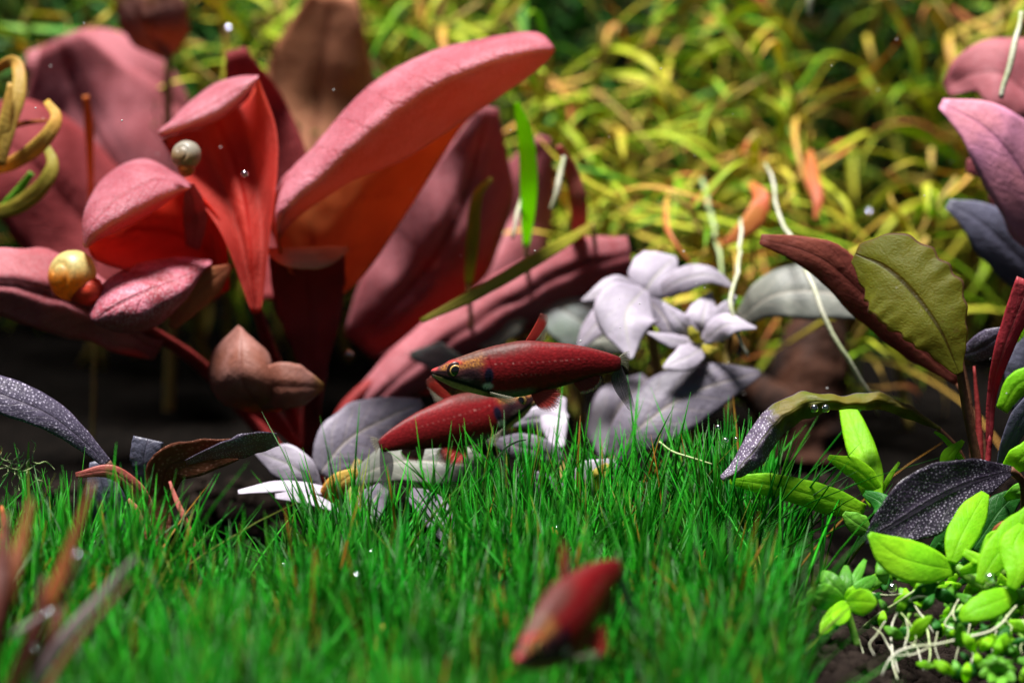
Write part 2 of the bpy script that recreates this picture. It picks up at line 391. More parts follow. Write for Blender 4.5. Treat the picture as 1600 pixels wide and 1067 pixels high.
RUST = leaf_mat('rust grass blade', (0.30, 0.085, 0.02), (0.18, 0.05, 0.022), (0.4, 0.15, 0.05), 0.2, 0.3, (0.5, 0.12, 0.03), 0.5, 0.25, nscale=0.8, tip=(0.24, 0.10, 0.02), tipr=(0.6, 1.0))
MAROON = leaf_mat('maroon grass blade', (0.20, 0.05, 0.035), (0.12, 0.045, 0.035), (0.3, 0.1, 0.08), 0.2, 0.3, (0.4, 0.06, 0.04), 0.5, 0.25, nscale=0.8)
MAUVE = leaf_mat('grey mauve grass blade', (0.17, 0.115, 0.115), (0.25, 0.19, 0.185), (0.4, 0.35, 0.33), 0.2, 0.2, (0.3, 0.2, 0.2), 0.45, 0.4, nscale=0.8)
ROOTW = plain_mat('white root', (0.66, 0.65, 0.52), (0.42, 0.46, 0.26), 2.0, 0.5, 0.3, 0.2)
ROOTG = plain_mat('pale green root', (0.50, 0.58, 0.30), (0.36, 0.48, 0.18), 2.0, 0.5, 0.3, 0.2)
STEMRED = plain_mat('red stem', (0.26, 0.025, 0.025), (0.16, 0.018, 0.016), 2.0, 0.55, 0.2, 0.1)
STEMOL = plain_mat('olive stem', (0.28, 0.22, 0.06), (0.22, 0.15, 0.05), 2.0, 0.55, 0.2, 0.1)
STEMBR = plain_mat('brown stem', (0.16, 0.07, 0.035), (0.11, 0.045, 0.025), 2.0, 0.55, 0.2, 0.1)
STEMGR = plain_mat('green stem', (0.22, 0.42, 0.05), (0.16, 0.34, 0.05), 2.0, 0.5, 0.25, 0.15)
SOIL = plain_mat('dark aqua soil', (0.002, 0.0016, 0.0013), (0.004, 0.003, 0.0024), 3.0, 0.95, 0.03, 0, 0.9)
GRAN = plain_mat('soil granules', (0.011, 0.0075, 0.006), (0.020, 0.014, 0.011), 6.0, 0.9, 0.06, 0, 0.8)
BLACK = plain_mat('black backing film', (0.006, 0.008, 0.006), (0.010, 0.012, 0.009), 0.3, 0.6, 0.1, 0, 0.05)
WOOD = plain_mat('driftwood', (0.055, 0.020, 0.010), (0.010, 0.005, 0.004), 0.9, 0.8, 0.15, 0, 0.9)


def thicket_mat():
    b = NB('thicket ribbon leaf'); oi = b.N('ShaderNodeObjectInfo'); tc = b.N('ShaderNodeTexCoord')
    cr = b.N('ShaderNodeValToRGB'); e = cr.color_ramp; e.interpolation = 'LINEAR'
    cols = [(0.0, (0.08, 0.30, 0.014)), (0.16, (0.26, 0.50, 0.02)), (0.42, (0.47, 0.58, 0.028)), (0.70, (0.66, 0.60, 0.06)),
            (0.86, (0.70, 0.46, 0.085)), (0.95, (0.66, 0.34, 0.09)), (1.0, (0.62, 0.20, 0.055))]
    while len(e.elements) < len(cols): e.elements.new(0.5)
    for el, (p, c) in zip(e.elements, cols): el.position = p; el.color = (*c, 1)
    sp = b.N('ShaderNodeSeparateXYZ'); b.L(tc.outputs['UV'], sp.inputs[0])
    n = b.noise(tc.outputs['Object'], 1.5)
    f = b.math('ADD', oi.outputs['Random'], b.math('MULTIPLY', b.math('SUBTRACT', sp.outputs[1], 0.5), 0.30))
    f = b.math('ADD', f, b.math('MULTIPLY', b.math('SUBTRACT', n, 0.5), 0.2), clamp=True)
    b.L(f, cr.inputs[0])
    return b.out(cr.outputs[0], 0.5, 0.25, 0.4)


THICK = thicket_mat()
THSTEM = plain_mat('thicket stem', (0.38, 0.31, 0.06), (0.30, 0.18, 0.05), 2.0, 0.55, 0.2, 0.15)

# ------------------------------------------------------------------ setting: soil, back and side panels


def ground_z(x, y):
    dip = -0.75 * sstep(4.2, 6.0, x) * (1 - sstep(4.0, 9.0, y))
    rise = 0.9 * sstep(8.0, 24.0, y)
    return dip + rise


gx = np.concatenate([np.linspace(-32, -12, 12), np.linspace(-11.5, 11.5, 110), np.linspace(12, 32, 12)])
gy = np.concatenate([np.linspace(-16, 16, 150), np.linspace(16.5, 28.2, 20)])
X, Y = np.meshgrid(gx, gy)
Z = ground_z(X, Y)
for i in range(X.shape[0]):
    for j in range(X.shape[1]):
        Z[i, j] += 0.10 * mnoise.noise(Vector((X[i, j] * 0.9, Y[i, j] * 0.9, 1))) + 0.06 * mnoise.noise(Vector((X[i, j] * 3.1, Y[i, j] * 3.1, 7)))
V = np.stack([X.ravel(), Y.ravel(), Z.ravel()], 1); nx = len(gx)
F = [(i * nx + j, i * nx + j + 1, (i + 1) * nx + j + 1, (i + 1) * nx + j) for i in range(len(gy) - 1) for j in range(nx - 1)]
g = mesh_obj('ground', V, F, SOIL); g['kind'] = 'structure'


def slab(name, lo, hi, mat):
    x0, y0, z0 = lo; x1, y1, z1 = hi
    v = [(x0, y0, z0), (x1, y0, z0), (x1, y1, z0), (x0, y1, z0), (x0, y0, z1), (x1, y0, z1), (x1, y1, z1), (x0, y1, z1)]
    f = [(0, 3, 2, 1), (4, 5, 6, 7), (0, 1, 5, 4), (1, 2, 6, 5), (2, 3, 7, 6), (3, 0, 4, 7)]
    o = mesh_obj(name, v, f, mat, smooth=False); o['kind'] = 'structure'; return o


slab('back_panel', (-33, 28.2, -2), (33, 28.8, 30), BLACK)
slab('side_panel', (-33, -16, -2), (-32.3, 28.19, 30), BLACK)
slab('side_panel', (32.3, -16, -2), (33, 28.19, 30), BLACK)

# soil granules, thick where the soil shows
ico_t = (1 + 5 ** 0.5) / 2
ICO_V = np.array([(-1, ico_t, 0), (1, ico_t, 0), (-1, -ico_t, 0), (1, -ico_t, 0), (0, -1, ico_t), (0, 1, ico_t), (0, -1, -ico_t), (0, 1, -ico_t),
                  (ico_t, 0, -1), (ico_t, 0, 1), (-ico_t, 0, -1), (-ico_t, 0, 1)]) / 1.902
ICO_F = [(0, 11, 5), (0, 5, 1), (0, 1, 7), (0, 7, 10), (0, 10, 11), (1, 5, 9), (5, 11, 4), (11, 10, 2), (10, 7, 6), (7, 1, 8),
         (3, 9, 4), (3, 4, 2), (3, 2, 6), (3, 6, 8), (3, 8, 9), (4, 9, 5), (2, 4, 11), (6, 2, 10), (8, 6, 7), (9, 8, 1)]


def ico2():
    v = [tuple(a) for a in ICO_V]; f = []; cache = {}
    def mid(a, b):
        k = (min(a, b), max(a, b))
        if k not in cache:
            m = (np.array(v[a]) + np.array(v[b])); m /= np.linalg.norm(m); cache[k] = len(v); v.append(tuple(m))
        return cache[k]
    for a, b, c in ICO_F:
        x, y, z = mid(a, b), mid(b, c), mid(c, a)
        f += [(a, x, z), (b, y, x), (c, z, y), (x, y, z)]
    return np.array(v), f


I2V, I2F = ico2()
gv, gf = [], []
for k in range(2600):
    if k < 1900:
        x = random.uniform(3.6, 8.2); y = random.uniform(-6.5, 2.5)
    else:
        x = random.uniform(-9, 9); y = random.uniform(1.0, 9)
    r = random.uniform(0.07, 0.17)
    z = float(ground_z(x, y)) + r * random.uniform(0.2, 0.8)
    sx, sy, sz = [r * random.uniform(0.75, 1.25) for _ in range(3)]
    base = len(gv) * 42
    jj = 1 + 0.16 * rng.standard_normal((42, 1))
    gv.append(I2V * jj * np.array([sx, sy, sz]) + np.array([x, y, z]))
    gf += [(a + base, b + base, c + base) for a, b, c in I2F]
o = mesh_obj('soil_granules', np.concatenate(gv), gf, GRAN); o['kind'] = 'stuff'

# ------------------------------------------------------------------ the carpet of spike rush
def grass():
    # back edge of the lawn (depth along the view) against photograph column
    bx = [-200, 60, 180, 300, 430, 560, 700, 900, 1050, 1150, 1250, 1340, 1400]
    bd = [43.2, 42.7, 41.4, 40.4, 40.6, 42.4, 44.4, 44.6, 44.2, 44.8, 44.4, 43.4, 42.0]
    blades = []
    tries = 0
    while len(blades) < 10000 and tries < 60000:
        tries += 1
        d = 27.5 + 18 * random.random() ** 0.9
        px = random.uniform(-160, 1400)
        back = np.interp(px, bx, bd)
        if d > back: continue
        x = (px - 800) / FPX * d
        y = d / math.cos(PITCH) * 1.0 - FOC - 0.0
        # ground point under that depth
        y = (d + math.sin(PITCH) * (0 - CAM.z) * 1.0) / math.cos(PITCH) - FOC
        # right-hand limit of the lawn
        lim = float(np.interp(y, [-11, -6, -2.5, -1, 1, 3], [3.1, 3.6, 3.85, 4.2, 4.95, 5.1])) + 0.15 * math.sin(y * 2.1)
        if x > lim + (1.1 if (random.random() < 0.12 and y > -3) else 0): continue
        if x > lim - 0.8 and random.random() < 0.45: continue
        if d < 32.6 and 780 < px < 1000: continue
        if mnoise.noise(Vector((x * 0.8, y * 0.8, 3))) < -0.25 and random.random() < 0.8: continue
        k = random.randint(6, 13)
        hk = 1.0 + 0.55 * mnoise.noise(Vector((x * 0.75, y * 0.75, 11)))
        if 235 < px < 470 and d > 36: hk *= 0.82
        for _ in range(k):
            a = random.uniform(0, 6.283); sp = abs(random.gauss(0.0, 0.26)) if random.random() > 0.07 else random.uniform(0.5, 0.95)
            h = random.uniform(1.25, 2.45) * hk * np.interp(d, [28, 34, 38], [0.72, 0.85, 1.0])
            if d < 35 and 770 < px < 1010: h *= 0.62
            if d > 42 and (670 < px < 900 or 1040 < px < 1340) and random.random() < 0.5: h *= 1.25
            h = min(h, 2.7)
            if random.random() < 0.04: h *= 1.25
            blades.append((x + random.gauss(0, 0.09), y + random.gauss(0, 0.09), a, sp, h))
    verts, faces, cols = [], [], []
    NS = 5
    for (x, y, a, sp, h) in blades:
        z0 = float(ground_z(x, y)) - 0.05
        dx, dy = math.cos(a), math.sin(a)
        curve = random.uniform(0.0, 0.5) * sp + random.uniform(0, 0.08)
        r0 = random.uniform(0.021, 0.037)
        t0 = random.random()
        if t0 < 0.02: c = (0.34, 0.16, 0.02)
        elif t0 < 0.055: c = (0.20, 0.26, 0.03)
        elif t0 < 0.12: c = (0.16, 0.34, 0.14)
        else:
            s = random.uniform(0.32, 1.3); c = (0.014 * s + random.uniform(0, 0.03), 0.36 * s, 0.010 * s + random.uniform(0, 0.012))
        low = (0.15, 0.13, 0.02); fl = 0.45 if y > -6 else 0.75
        b0 = len(verts)
        for i in range(NS + 1):
            t = i / NS
            rr = r0 * (1 - 0.25 * t) * (1 - t ** 5 * 0.93)
            off = sp * h * t + curve * h * t * t
            cx = x + dx * off; cy = y + dy * off; cz = z0 + h * t * (1 - 0.25 * sp * t)
            for k in range(3):
                q = a + 2.094 * k
                verts.append((cx + rr * math.cos(q), cy + rr * math.sin(q), cz))
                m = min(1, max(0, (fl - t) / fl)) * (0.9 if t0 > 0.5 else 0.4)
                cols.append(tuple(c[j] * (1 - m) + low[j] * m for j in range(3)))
        for i in range(NS):
            for k in range(3):
                p = b0 + i * 3 + k; q = b0 + i * 3 + (k + 1) % 3
                faces.append((p, q, q + 3, p + 3))
        faces.append((b0 + NS * 3, b0 + NS * 3 + 1, b0 + NS * 3 + 2))
    GR = attr_mat('spike rush blade', 0.36, 0.18, 0.30)
    o = mesh_obj('grass_carpet', verts, faces, GR, cols=np.array(cols)); o['kind'] = 'stuff'
    o['label'] = 'bright green carpet of fine needle grass across the foreground'
    return len(faces)


print('grass faces', grass())

# ------------------------------------------------------------------ driftwood in the dark behind the plants
base = P(1270, 690, 54)
WB = []
t = thing('driftwood', 'brown driftwood stump in the dark behind the pale leaves', 'driftwood', base)


def log(pts, radii, name):
    S = crom(pts, 40); W = to_world(S)
    V, F, uv = tube_geo(W, [r * S[0, 2] / FPX for r in radii], 28)
    V = np.array(V)
    c = np.repeat(W, 28, axis=0)
    for i in range(len(V)):
        dv = V[i] - c[i]; n = mnoise.fractal(Vector(V[i]) * Vector((1.4, 1.4, 0.5)), 1.0, 2.0, 4) if False else 0
        p = Vector(V[i]); k = 0.28 * mnoise.noise(Vector((p.x * 1.3, p.y * 1.3, p.z * 0.45))) + 0.16 * mnoise.noise(p * 3.0) + 0.08 * mnoise.noise(p * 7)
        V[i] = c[i] + dv * (1 + k)
    return mesh_obj(name, V, F, WOOD, t, base, uvs=uv)


log([(1250, 720, 53.5), (1262, 620, 53.5), (1275, 540, 54), (1300, 480, 55), (1340, 440, 56)], [75, 62, 58, 44, 26], 'trunk')
log([(1235, 650, 53), (1180, 610, 53.5), (1120, 590, 54.5), (1050, 600, 56)], [40, 30, 24, 12], 'branch')

# ------------------------------------------------------------------ thicket of ribbon-leaved stem plants across the back
def ribbon_mesh(name, L, W, arch, twist, hook):
    nv, nu = 12, 3
    G = np.zeros((nv, nu, 3))
    for i, tt in enumerate(np.linspace(0, 1, nv)):
        ww = W * (0.35 + 0.65 * math.sin(math.pi * min(1, tt * 0.8 + 0.12))) * (1 if tt < 0.8 else (1 - (tt - 0.8) / 0.2 * 0.85))
        ang = arch * tt + hook * max(0, tt - 0.6) ** 2 * 4
        x = L * tt * math.cos(ang * 0.6); z = L * tt * math.sin(ang * 0.6) * -1
        for j, u in enumerate((-1, 0, 1)):
            tw = twist * tt
            G[i, j] = (x, u * ww / 2 * math.cos(tw), z + u * ww / 2 * math.sin(tw) - 0.12 * ww * (1 - u * u))
    o = sheet(name, G, [THICK, THICK], None, None, 0.03)
    me = o.data; bpy.data.objects.remove(o); return me


RIB = [ribbon_mesh('thicket_leaf', random.uniform(1.3, 2.9), random.uniform(0.10, 0.17), random.uniform(-0.9, 1.6), random.uniform(-0.8, 0.8),
                   random.uniform(-0.4, 1.8)) for _ in range(20)]
STEMM = []
for k in range(5):
    pts = np.array([(0, 0, 0), (random.uniform(-.4, .4), random.uniform(-.4, .4), 2.5), (random.uniform(-.9, .9), random.uniform(-1.3, .4), 5.5),
                    (random.uniform(-1.6, 1.6), random.uniform(-2.2, 0.3), 8.6)])
    tt = np.linspace(0, 1, 4); t2 = np.linspace(0, 1, 16)
    W = np.stack([np.polyval(np.polyfit(tt, pts[:, i], 3), t2) for i in range(3)], 1)
    Vv, Ff, uv = tube_geo(W, [0.09, 0.08, 0.055], 6)
    o = mesh_obj('stem', Vv, Ff, THSTEM, uvs=uv); STEMM.append((o.data, W)); bpy.data.objects.remove(o)


def thicket_plant(loc, hs, label, group, lo=0.3, n=16):
    r = thing('ribbon_leaf_plant', label, 'aquatic plant', loc, group)
    me, W = random.choice(STEMM)
    rz = random.uniform(-0.9, 0.9)
    r.rotation_euler = (random.uniform(-0.05, 0.18), random.uniform(-0.2, 0.2), rz); r.scale = (1, 1, hs)
    s = bpy.data.objects.new('stem', me); C.objects.link(s); s.parent = r
    for k in range(n):
        f = lo + (1 - lo) * (k + random.random()) / n
        q = W[min(len(W) - 1, int(f * (len(W) - 1) + 0.5))]
        l = bpy.data.objects.new('leaf', random.choice(RIB)); C.objects.link(l); l.parent = r
        l.location = q
        l.rotation_euler = (random.uniform(-0.7, 0.7), random.uniform(-1.1, 0.55), 2.4 * k + random.uniform(-0.7, 0.7))
        sc = random.uniform(0.75, 1.25); l.scale = (sc, sc, sc / hs)
    return r


GRP = 'ribbon leaved stem plants in the thicket across the back'
for k in range(68):
    px = random.uniform(560, 1640) if k < 54 else random.uniform(-60, 600)
    d = 55.0 + 11.5 * ((k * 0.618) % 1.0)
    if px > 1430: d = random.uniform(61, 67)
    if px < 600: d = random.uniform(60, 66)
    p = P(px, 560, d); y = p.y
    loc = Vector((p.x, y, float(ground_z(p.x, y)) - 0.1))
    top = np.interp(d, [55, 66], [4.6, 10.8]) * random.uniform(0.92, 1.08)
    zone = next(z for lim_, z in ((150, 'above the left edge ribbons'), (330, 'above the rounded left leaves'), (600, 'behind the tall brown leaf'),
                                  (760, 'above the middle of the long pink leaf'), (900, 'behind the tip of the long pink leaf'), (1030, 'right of the long pink leaf tip'),
                                  (1150, 'above the lavender leaved sprigs'), (1290, 'above the long white root'), (1440, 'above the olive ruffled leaf'),
                                  (9999, 'beside the upper right purple leaves')) if px < lim_)
    tier = 'low blurred olive' if d < 58.5 else ('mid height blurred yellow green' if d < 62.5 else 'tall blurred orange and green')
    thicket_plant(loc, (top - loc.z) / 8.6, '%s ribbon plant %s' % (tier, zone), GRP, lo=0.28, n=int(np.interp(d, [55, 66], [19, 25])))

# dense dark growth behind the thicket that reads as one mass
mv, mf, mc = [], [], []
for k in range(7200):
    x = random.uniform(-14, 14); y = random.uniform(22, 27.8); z = 11.5 * random.random() ** 0.8 + 0.8
    if k >= 5200: x = random.uniform(-16, -0.5); y = random.uniform(14.5, 23); z = random.uniform(4.2, 4.2 + (y - 12) * 0.5)  # extra leaves on the left, added to shade the ground under them
    L = random.uniform(0.8, 1.6); wd = random.uniform(0.10, 0.2); a = random.uniform(0, 6.283); b = random.uniform(-0.9, 0.9)
    dv = np.array([math.cos(a) * math.cos(b), math.sin(a) * math.cos(b), math.sin(b)]); sv = np.cross(dv, rng.standard_normal(3)); sv /= np.linalg.norm(sv)
    o0 = np.array([x, y, z]); b0 = len(mv); nn = np.cross(dv, sv)
    for tt, kk in ((0, 0.4), (0.5, 1.0), (1, 0.12)):
        c0 = o0 + dv * L * tt + nn * 0.25 * L * tt * tt
        mv += [tuple(c0 - sv * wd * kk / 2), tuple(c0 + nn * 0.02), tuple(c0 + sv * wd * kk / 2), tuple(c0 - nn * 0.02)]
    rr = random.random(); c = (0.03, 0.15, 0.012) if rr < 0.6 else ((0.12, 0.19, 0.014) if rr < 0.85 else (0.17, 0.11, 0.02))
    mc += [c] * 12
    for i in range(2):
        for q in range(4):
            p0 = b0 + i * 4 + q; p1 = b0 + i * 4 + (q + 1) % 4
            mf.append((p0, p1, p1 + 4, p0 + 4))
o = mesh_obj('background_foliage', mv, mf, attr_mat('thicket mass', 0.5, 0.2, 0.3), cols=np.array(mc)); o['kind'] = 'stuff'

# ------------------------------------------------------------------ the big red plant
base = P(485, 735, 50); base.z = float(ground_z(base.x, base.y))
red = thing('red_plant', 'large red plant with thick curled pink leaves filling the upper left', 'aquatic plant', base)
B = base
# stems and leaf stalks
tube('stem', [(490, 770, 50), (486, 640, 49.5), (500, 560, 49), (495, 470, 49)], [17, 16, 14, 9], STEMRED, red, B)
tube('stem', [(480, 770, 50.3), (455, 640, 50), (420, 540, 49), (398, 470, 48)], [15, 13, 11, 8], STEMRED, red, B)
tube('stem', [(484, 770, 50.3), (380, 640, 50), (300, 560, 48.5), (215, 505, 47)], [14, 12, 11, 8], STEMRED, red, B)
tube('stem', [(500, 770, 50.3), (540, 640, 50.5), (640, 560, 50.8), (760, 480, 51)], [14, 12, 10, 8], STEMRED, red, B)
# long pink leaf rolled over at the top, its orange inner side showing below the roll
loft([[(520, 480, 48.5), (560, 440, 48.4), (620, 350, 48.6), (690, 250, 49), (735, 190, 49), (790, 140, 48.2), (842, 105, 47.2), (864, 88, 46.7)],
      [(505, 470, 48.8), (520, 380, 49), (570, 290, 49.3), (650, 190, 49.4), (720, 130, 49.2), (790, 95, 48.2), (845, 85, 47.2), (866, 86, 46.7)],
      [(470, 440, 48.4), (425, 330, 48.0), (486, 236, 47.9), (585, 138, 47.8), (680, 84, 47.6), (770, 62, 47.2), (838, 57, 46.9), (866, 80, 46.6)],
      [(455, 430, 47.4), (435, 345, 46.4), (515, 250, 45.9), (610, 172, 45.7), (700, 120, 45.7), (785, 88, 45.8), (840, 79, 45.9), (867, 83, 46.5)],
      [(452, 430, 47.3), (438, 372, 46.8), (535, 292, 47.0), (640, 240, 47.2), (735, 186, 47.2), (805, 143, 47.0), (848, 110, 46.6), (867, 88, 46.6)]],
     [PINK, ORANGE], red, B, nu=41, nv=60, thick=0.09, wobble=0.22, wf=0.75)
# upright red leaf with folded pink top
loft([[(392, 490, 46.4), (350, 375, 46.5), (300, 295, 46.8), (252, 218, 47.2)],
      [(396, 490, 46.7), (374, 380, 47.1), (338, 280, 47.6), (312, 200, 48.3)],
      [(399, 490, 46.8), (390, 380, 46.9), (368, 280, 47.35), (340, 185, 48.0)],
      [(404, 490, 46.7), (412, 380, 47.0), (402, 270, 47.6), (385, 160, 48.3)],
      [(408, 490, 46.4), (420, 380, 46.5), (434, 225, 47.0), (404, 122, 47.4)]],
     [REDIN, PINK], red, B, nu=29, nv=36, thick=0.06, wobble=0.10, wf=0.8)
loft([[(246, 210, 47.1), (300, 158, 48.2), (350, 124, 48.4), (404, 117, 47.6)],
      [(246, 208, 47.0), (300, 166, 47.4), (350, 136, 47.5), (404, 118, 47.3)],
      [(248, 212, 47.0), (305, 188, 47.0), (352, 163, 47.1), (403, 121, 47.2)],
      [(252, 216, 47.2), (308, 200, 47.3), (356, 180, 47.4), (398, 134, 47.4)]],
     [PINK, PINK], red, B, nu=17, nv=24, thick=0.07, wobble=0.07, name='leaf_fold')
# left curled leaf: red cup below, pink roll above
loft([[(330, 470, 48), (300, 425, 46.6), (220, 425, 45.8), (150, 405, 45.4), (135, 372, 45.3)],
      [(345, 460, 48.3), (320, 380, 47.6), (250, 370, 47.2), (185, 375, 46.8), (150, 372, 46.0)],
      [(355, 455, 48), (340, 350, 47.4), (285, 300, 47.2), (215, 320, 47.0), (160, 350, 46.2)],
      [(360, 450, 47.6), (345, 345, 46.8), (290, 290, 46.6), (210, 290, 46.4), (150, 340, 45.8)]],
     [REDIN, REDIN], red, B, nu=23, nv=30, thick=0.06, wobble=0.1)
loft([[(300, 285, 46.8), (275, 268, 47.0), (225, 249, 47.0), (165, 275, 46.6), (132, 330, 45.8), (130, 380, 45.5)],
      [(298, 290, 46.3), (268, 277, 46.1), (218, 270, 45.9), (168, 300, 45.5), (140, 342, 45.1), (131, 382, 45.2)],
      [(297, 294, 46.0), (272, 300, 45.6), (226, 315, 45.2), (182, 338, 44.9), (150, 360, 44.9), (133, 384, 45.1)],
      [(296, 296, 46.1), (276, 308, 45.9), (236, 335, 45.7), (190, 358, 45.4), (155, 372, 45.2), (135, 386, 45.2)]],
     [REDIN, PINK], red, B, nu=23, nv=34, thick=0.08, wobble=0.10)
leaf([(300, 400, 47.4), (305, 340, 46.8), (296, 288, 46.2)], [14, 30, 40, 34, 14], [ROSE, BURG], red, B, bulge=0.3)
# speckled leaf below with a tan underside flap
loft([[(330, 405, 46.8), (270, 400, 46.4), (210, 410, 46.0), (160, 445, 45.6), (138, 490, 45.2)],
      [(330, 410, 46.3), (280, 425, 45.6), (220, 445, 45.1), (175, 470, 44.9), (142, 496, 45.0)],
      [(322, 416, 46.2), (290, 455, 45.4), (240, 490, 45.0), (190, 505, 44.9), (148, 503, 45.0)],
      [(312, 422, 46.6), (280, 478, 46.2), (240, 513, 45.8), (190, 522, 45.5), (152, 508, 45.3)]],
     [SPECK, SPECK], red, B, nu=23, nv=28, thick=0.08, wobble=0.12)
leaf([(268, 512, 46.0), (300, 465, 46.2), (362, 414, 46.6)], [10, 40, 52, 44, 6], [TAN, TAN], red, B, bulge=0.1, tilt=0.3)
# far left tongue
leaf([(250, 545, 47.6), (150, 490, 47), (60, 450, 46.6), (-60, 440, 46.2)], [40, 90, 118, 120, 90], [ROSE, BURG], red, B, bulge=0.9, tilt=0.15, wobble=0.15, cap=0.42)
# rounded leaves behind on the left
leaf([(330, 470, 56.2), (230, 330, 56.7), (140, 180, 56.7), (90, 60, 55.7)], [60, 190, 260, 240, 60], [ROSE, BURG], red, B, bulge=1.4, cap=0.3, tilt=0.3, thick=0.07, wobble=0.35, wf=0.6)
leaf([(260, 480, 53), (140, 350, 53), (40, 250, 52.6), (-70, 200, 52)], [60, 170, 210, 190, 60], [BURG, BURG], red, B, bulge=0.5, tilt=0.6, thick=0.06, wobble=0.25, wf=0.6)
leaf([(300, 300, 58.2), (240, 190, 57.7), (150, 110, 57.2), (40, 90, 56.7)], [40, 110, 150, 120, 30], [ROSE, BURG], red, B, bulge=0.8, cap=0.3, tilt=0.4, thick=0.06, wobble=0.25, wf=0.7)
# upright leaves behind the red one
leaf([(430, 470, 50.5), (430, 330, 51), (400, 190, 51), (368, 75, 50.6)], [40, 120, 130, 100, 30], [BURG, ROSE], red, B, bulge=-0.3, tilt=0.3, thick=0.06, wobble=0.2, wf=0.7)
leaf([(470, 480, 56), (480, 330, 57), (498, 150, 57.5), (520, -10, 57)], [60, 150, 190, 175, 70], [HAZY, HAZY], red, B, bulge=0.5, thick=0.06, wobble=0.25, wf=0.6)
# right-hand leaves behind the orange one
leaf([(560, 540, 52.4), (650, 430, 52.2), (720, 320, 51.8), (765, 170, 51)], [60, 150, 180, 140, 30], [ROSE, BURG], red, B, bulge=0.8, tilt=0.2, cap=0.3, thick=0.06, wobble=0.25, wf=0.7)
leaf([(600, 560, 53), (720, 440, 54), (800, 330, 54.4), (850, 210, 54)], [60, 150, 180, 170, 110, 20], [ROSE, BURG], red, B, bulge=0.8, tilt=-0.2, cap=0.3, thick=0.06, wobble=0.25, wf=0.7)
leaf([(540, 660, 50.5), (680, 545, 50.8), (820, 460, 51), (910, 415, 50.6), (985, 398, 50.2)], [40, 84, 96, 100, 60], [ROSE, BURG], red, B, bulge=0.7, tilt=-0.1, cap=0.42, thick=0.06, wobble=0.15)
leaf([(560, 640, 51.5), (600, 600, 51.2), (690, 580, 51), (760, 590, 50.8)], [20, 60, 70, 20], [ROSE, BURG], red, B, bulge=0.4, tilt=0.3, thick=0.05)
# centre: red-orange body with a pale orange rolled lip
leaf([(490, 620, 48.4), (488, 540, 48.2), (482, 460, 48), (480, 398, 47.6)], [22, 50, 92, 116, 118], [BURG, BURG], red, B, bulge=-0.5, thick=0.06, wobble=0.1)
leaf([(416, 390, 47.3), (450, 402, 46.9), (500, 402, 46.9), (544, 388, 47.3)], [8, 30, 36, 34, 8], [LIP, LIP], red, B, bulge=0.4, tilt=-0.7, thick=0.08, name='leaf_fold')
# small brownish folded leaf low in the middle
loft([[(372, 508, 46.6), (335, 548, 46.6), (326, 590, 46.4), (345, 625, 46.4), (385, 642, 46.6)],
      [(376, 512, 46.0), (365, 550, 45.7), (365, 590, 45.6), (380, 620, 45.8), (400, 644, 46.4)],
      [(380, 516, 46.0), (400, 545, 45.7), (412, 585, 45.5), (420, 620, 45.7), (425, 645, 46.3)],
      [(384, 522, 46.3), (420, 550, 46.2), (432, 590, 46.0), (440, 620, 46.1), (440, 644, 46.5)]],
     [BURG, BROWNLEAF], red, B, nu=21, nv=26, thick=0.07, wobble=0.07)
leaf([(404, 612, 46.0), (440, 604, 45.6), (480, 603, 45.6), (506, 604, 45.8)], [60, 78, 66, 8], [BROWNLEAF, BURG], red, B, bulge=0.6, thick=0.06, wobble=0.06)
leaf([(470, 700, 49.6), (420, 650, 49), (370, 630, 48.2)], [10, 30, 10], [BURG, BURG], red, B, bulge=0.2)

# small plant head blurred at the top left
base2 = P(262, 700, 58); base2.z = float(ground_z(base2.x, base2.y))
tb = thing('bud_plant', 'blurred brown and cream leaf bud on an amber stem at the top left', 'aquatic plant', base2)
tube('stem', [(262, 690, 58), (270, 400, 57.5), (262, 180, 56.5), (264, 85, 56)], [9, 9, 8, 6], STEMOL, tb, base2)
leaf([(262, 90, 56), (225, 40, 55.6), (190, -15, 55.4)], [14, 62, 66, 30], [BROWNLEAF, HAZY], tb, base2, bulge=0.5)
leaf([(264, 90, 56), (262, 40, 55.4), (250, -20, 55.2)], [14, 66, 70, 40], [BROWNLEAF, HAZY], tb, base2, bulge=0.5)

# amber and olive ribbon plant at the left edge
base3 = P(-10, 700, 49.5); base3.z = float(ground_z(base3.x, base3.y))
tl = thing('ribbon_leaf_plant', 'plant of curling amber and olive ribbon leaves at the left edge', 'aquatic plant', base3)
tube('stem', [(-30, 700, 49.5), (-36, 500, 49), (-28, 300, 48.6), (-20, 120, 48)], [8, 8, 7, 5], STEMOL, tl, base3)
leaf([(-20, 120, 48), (22, 96, 47.6), (30, 140, 47.2), (14, 200, 47), (2, 260, 47)], [12, 20, 24, 22, 12], [AMBER, AMBER], tl, base3, bulge=0.06)
leaf([(-28, 270, 48), (20, 255, 47.4), (66, 222, 47), (88, 185, 47), (72, 158, 47.2)], [12, 22, 26, 22, 10], [AMBER, AMBER], tl, base3, bulge=0.06)
leaf([(-30, 335, 48.4), (20, 325, 48), (62, 296, 47.8), (82, 258, 47.8), (70, 225, 48)], [12, 24, 28, 22, 10], [OLIVEBL, OLIVEBL], tl, base3, bulge=0.06)
leaf([(-25, 360, 48.6), (20, 310, 48.4), (50, 270, 48.2)], [10, 18, 10], [MIDG, MIDG], tl, base3, bulge=0.06)
leaf([(-20, 210, 48.2), (30, 195, 47.6), (75, 188, 47.4)], [6, 10, 4], [EMBER, EMBER], tl, base3, bulge=0.03)
leaf([(-25, 320, 48), (-8, 260, 47.2), (6, 205, 47), (16, 130, 47)], [8, 22, 22, 8], [AMBER, AMBER], tl, base3, bulge=0.06)

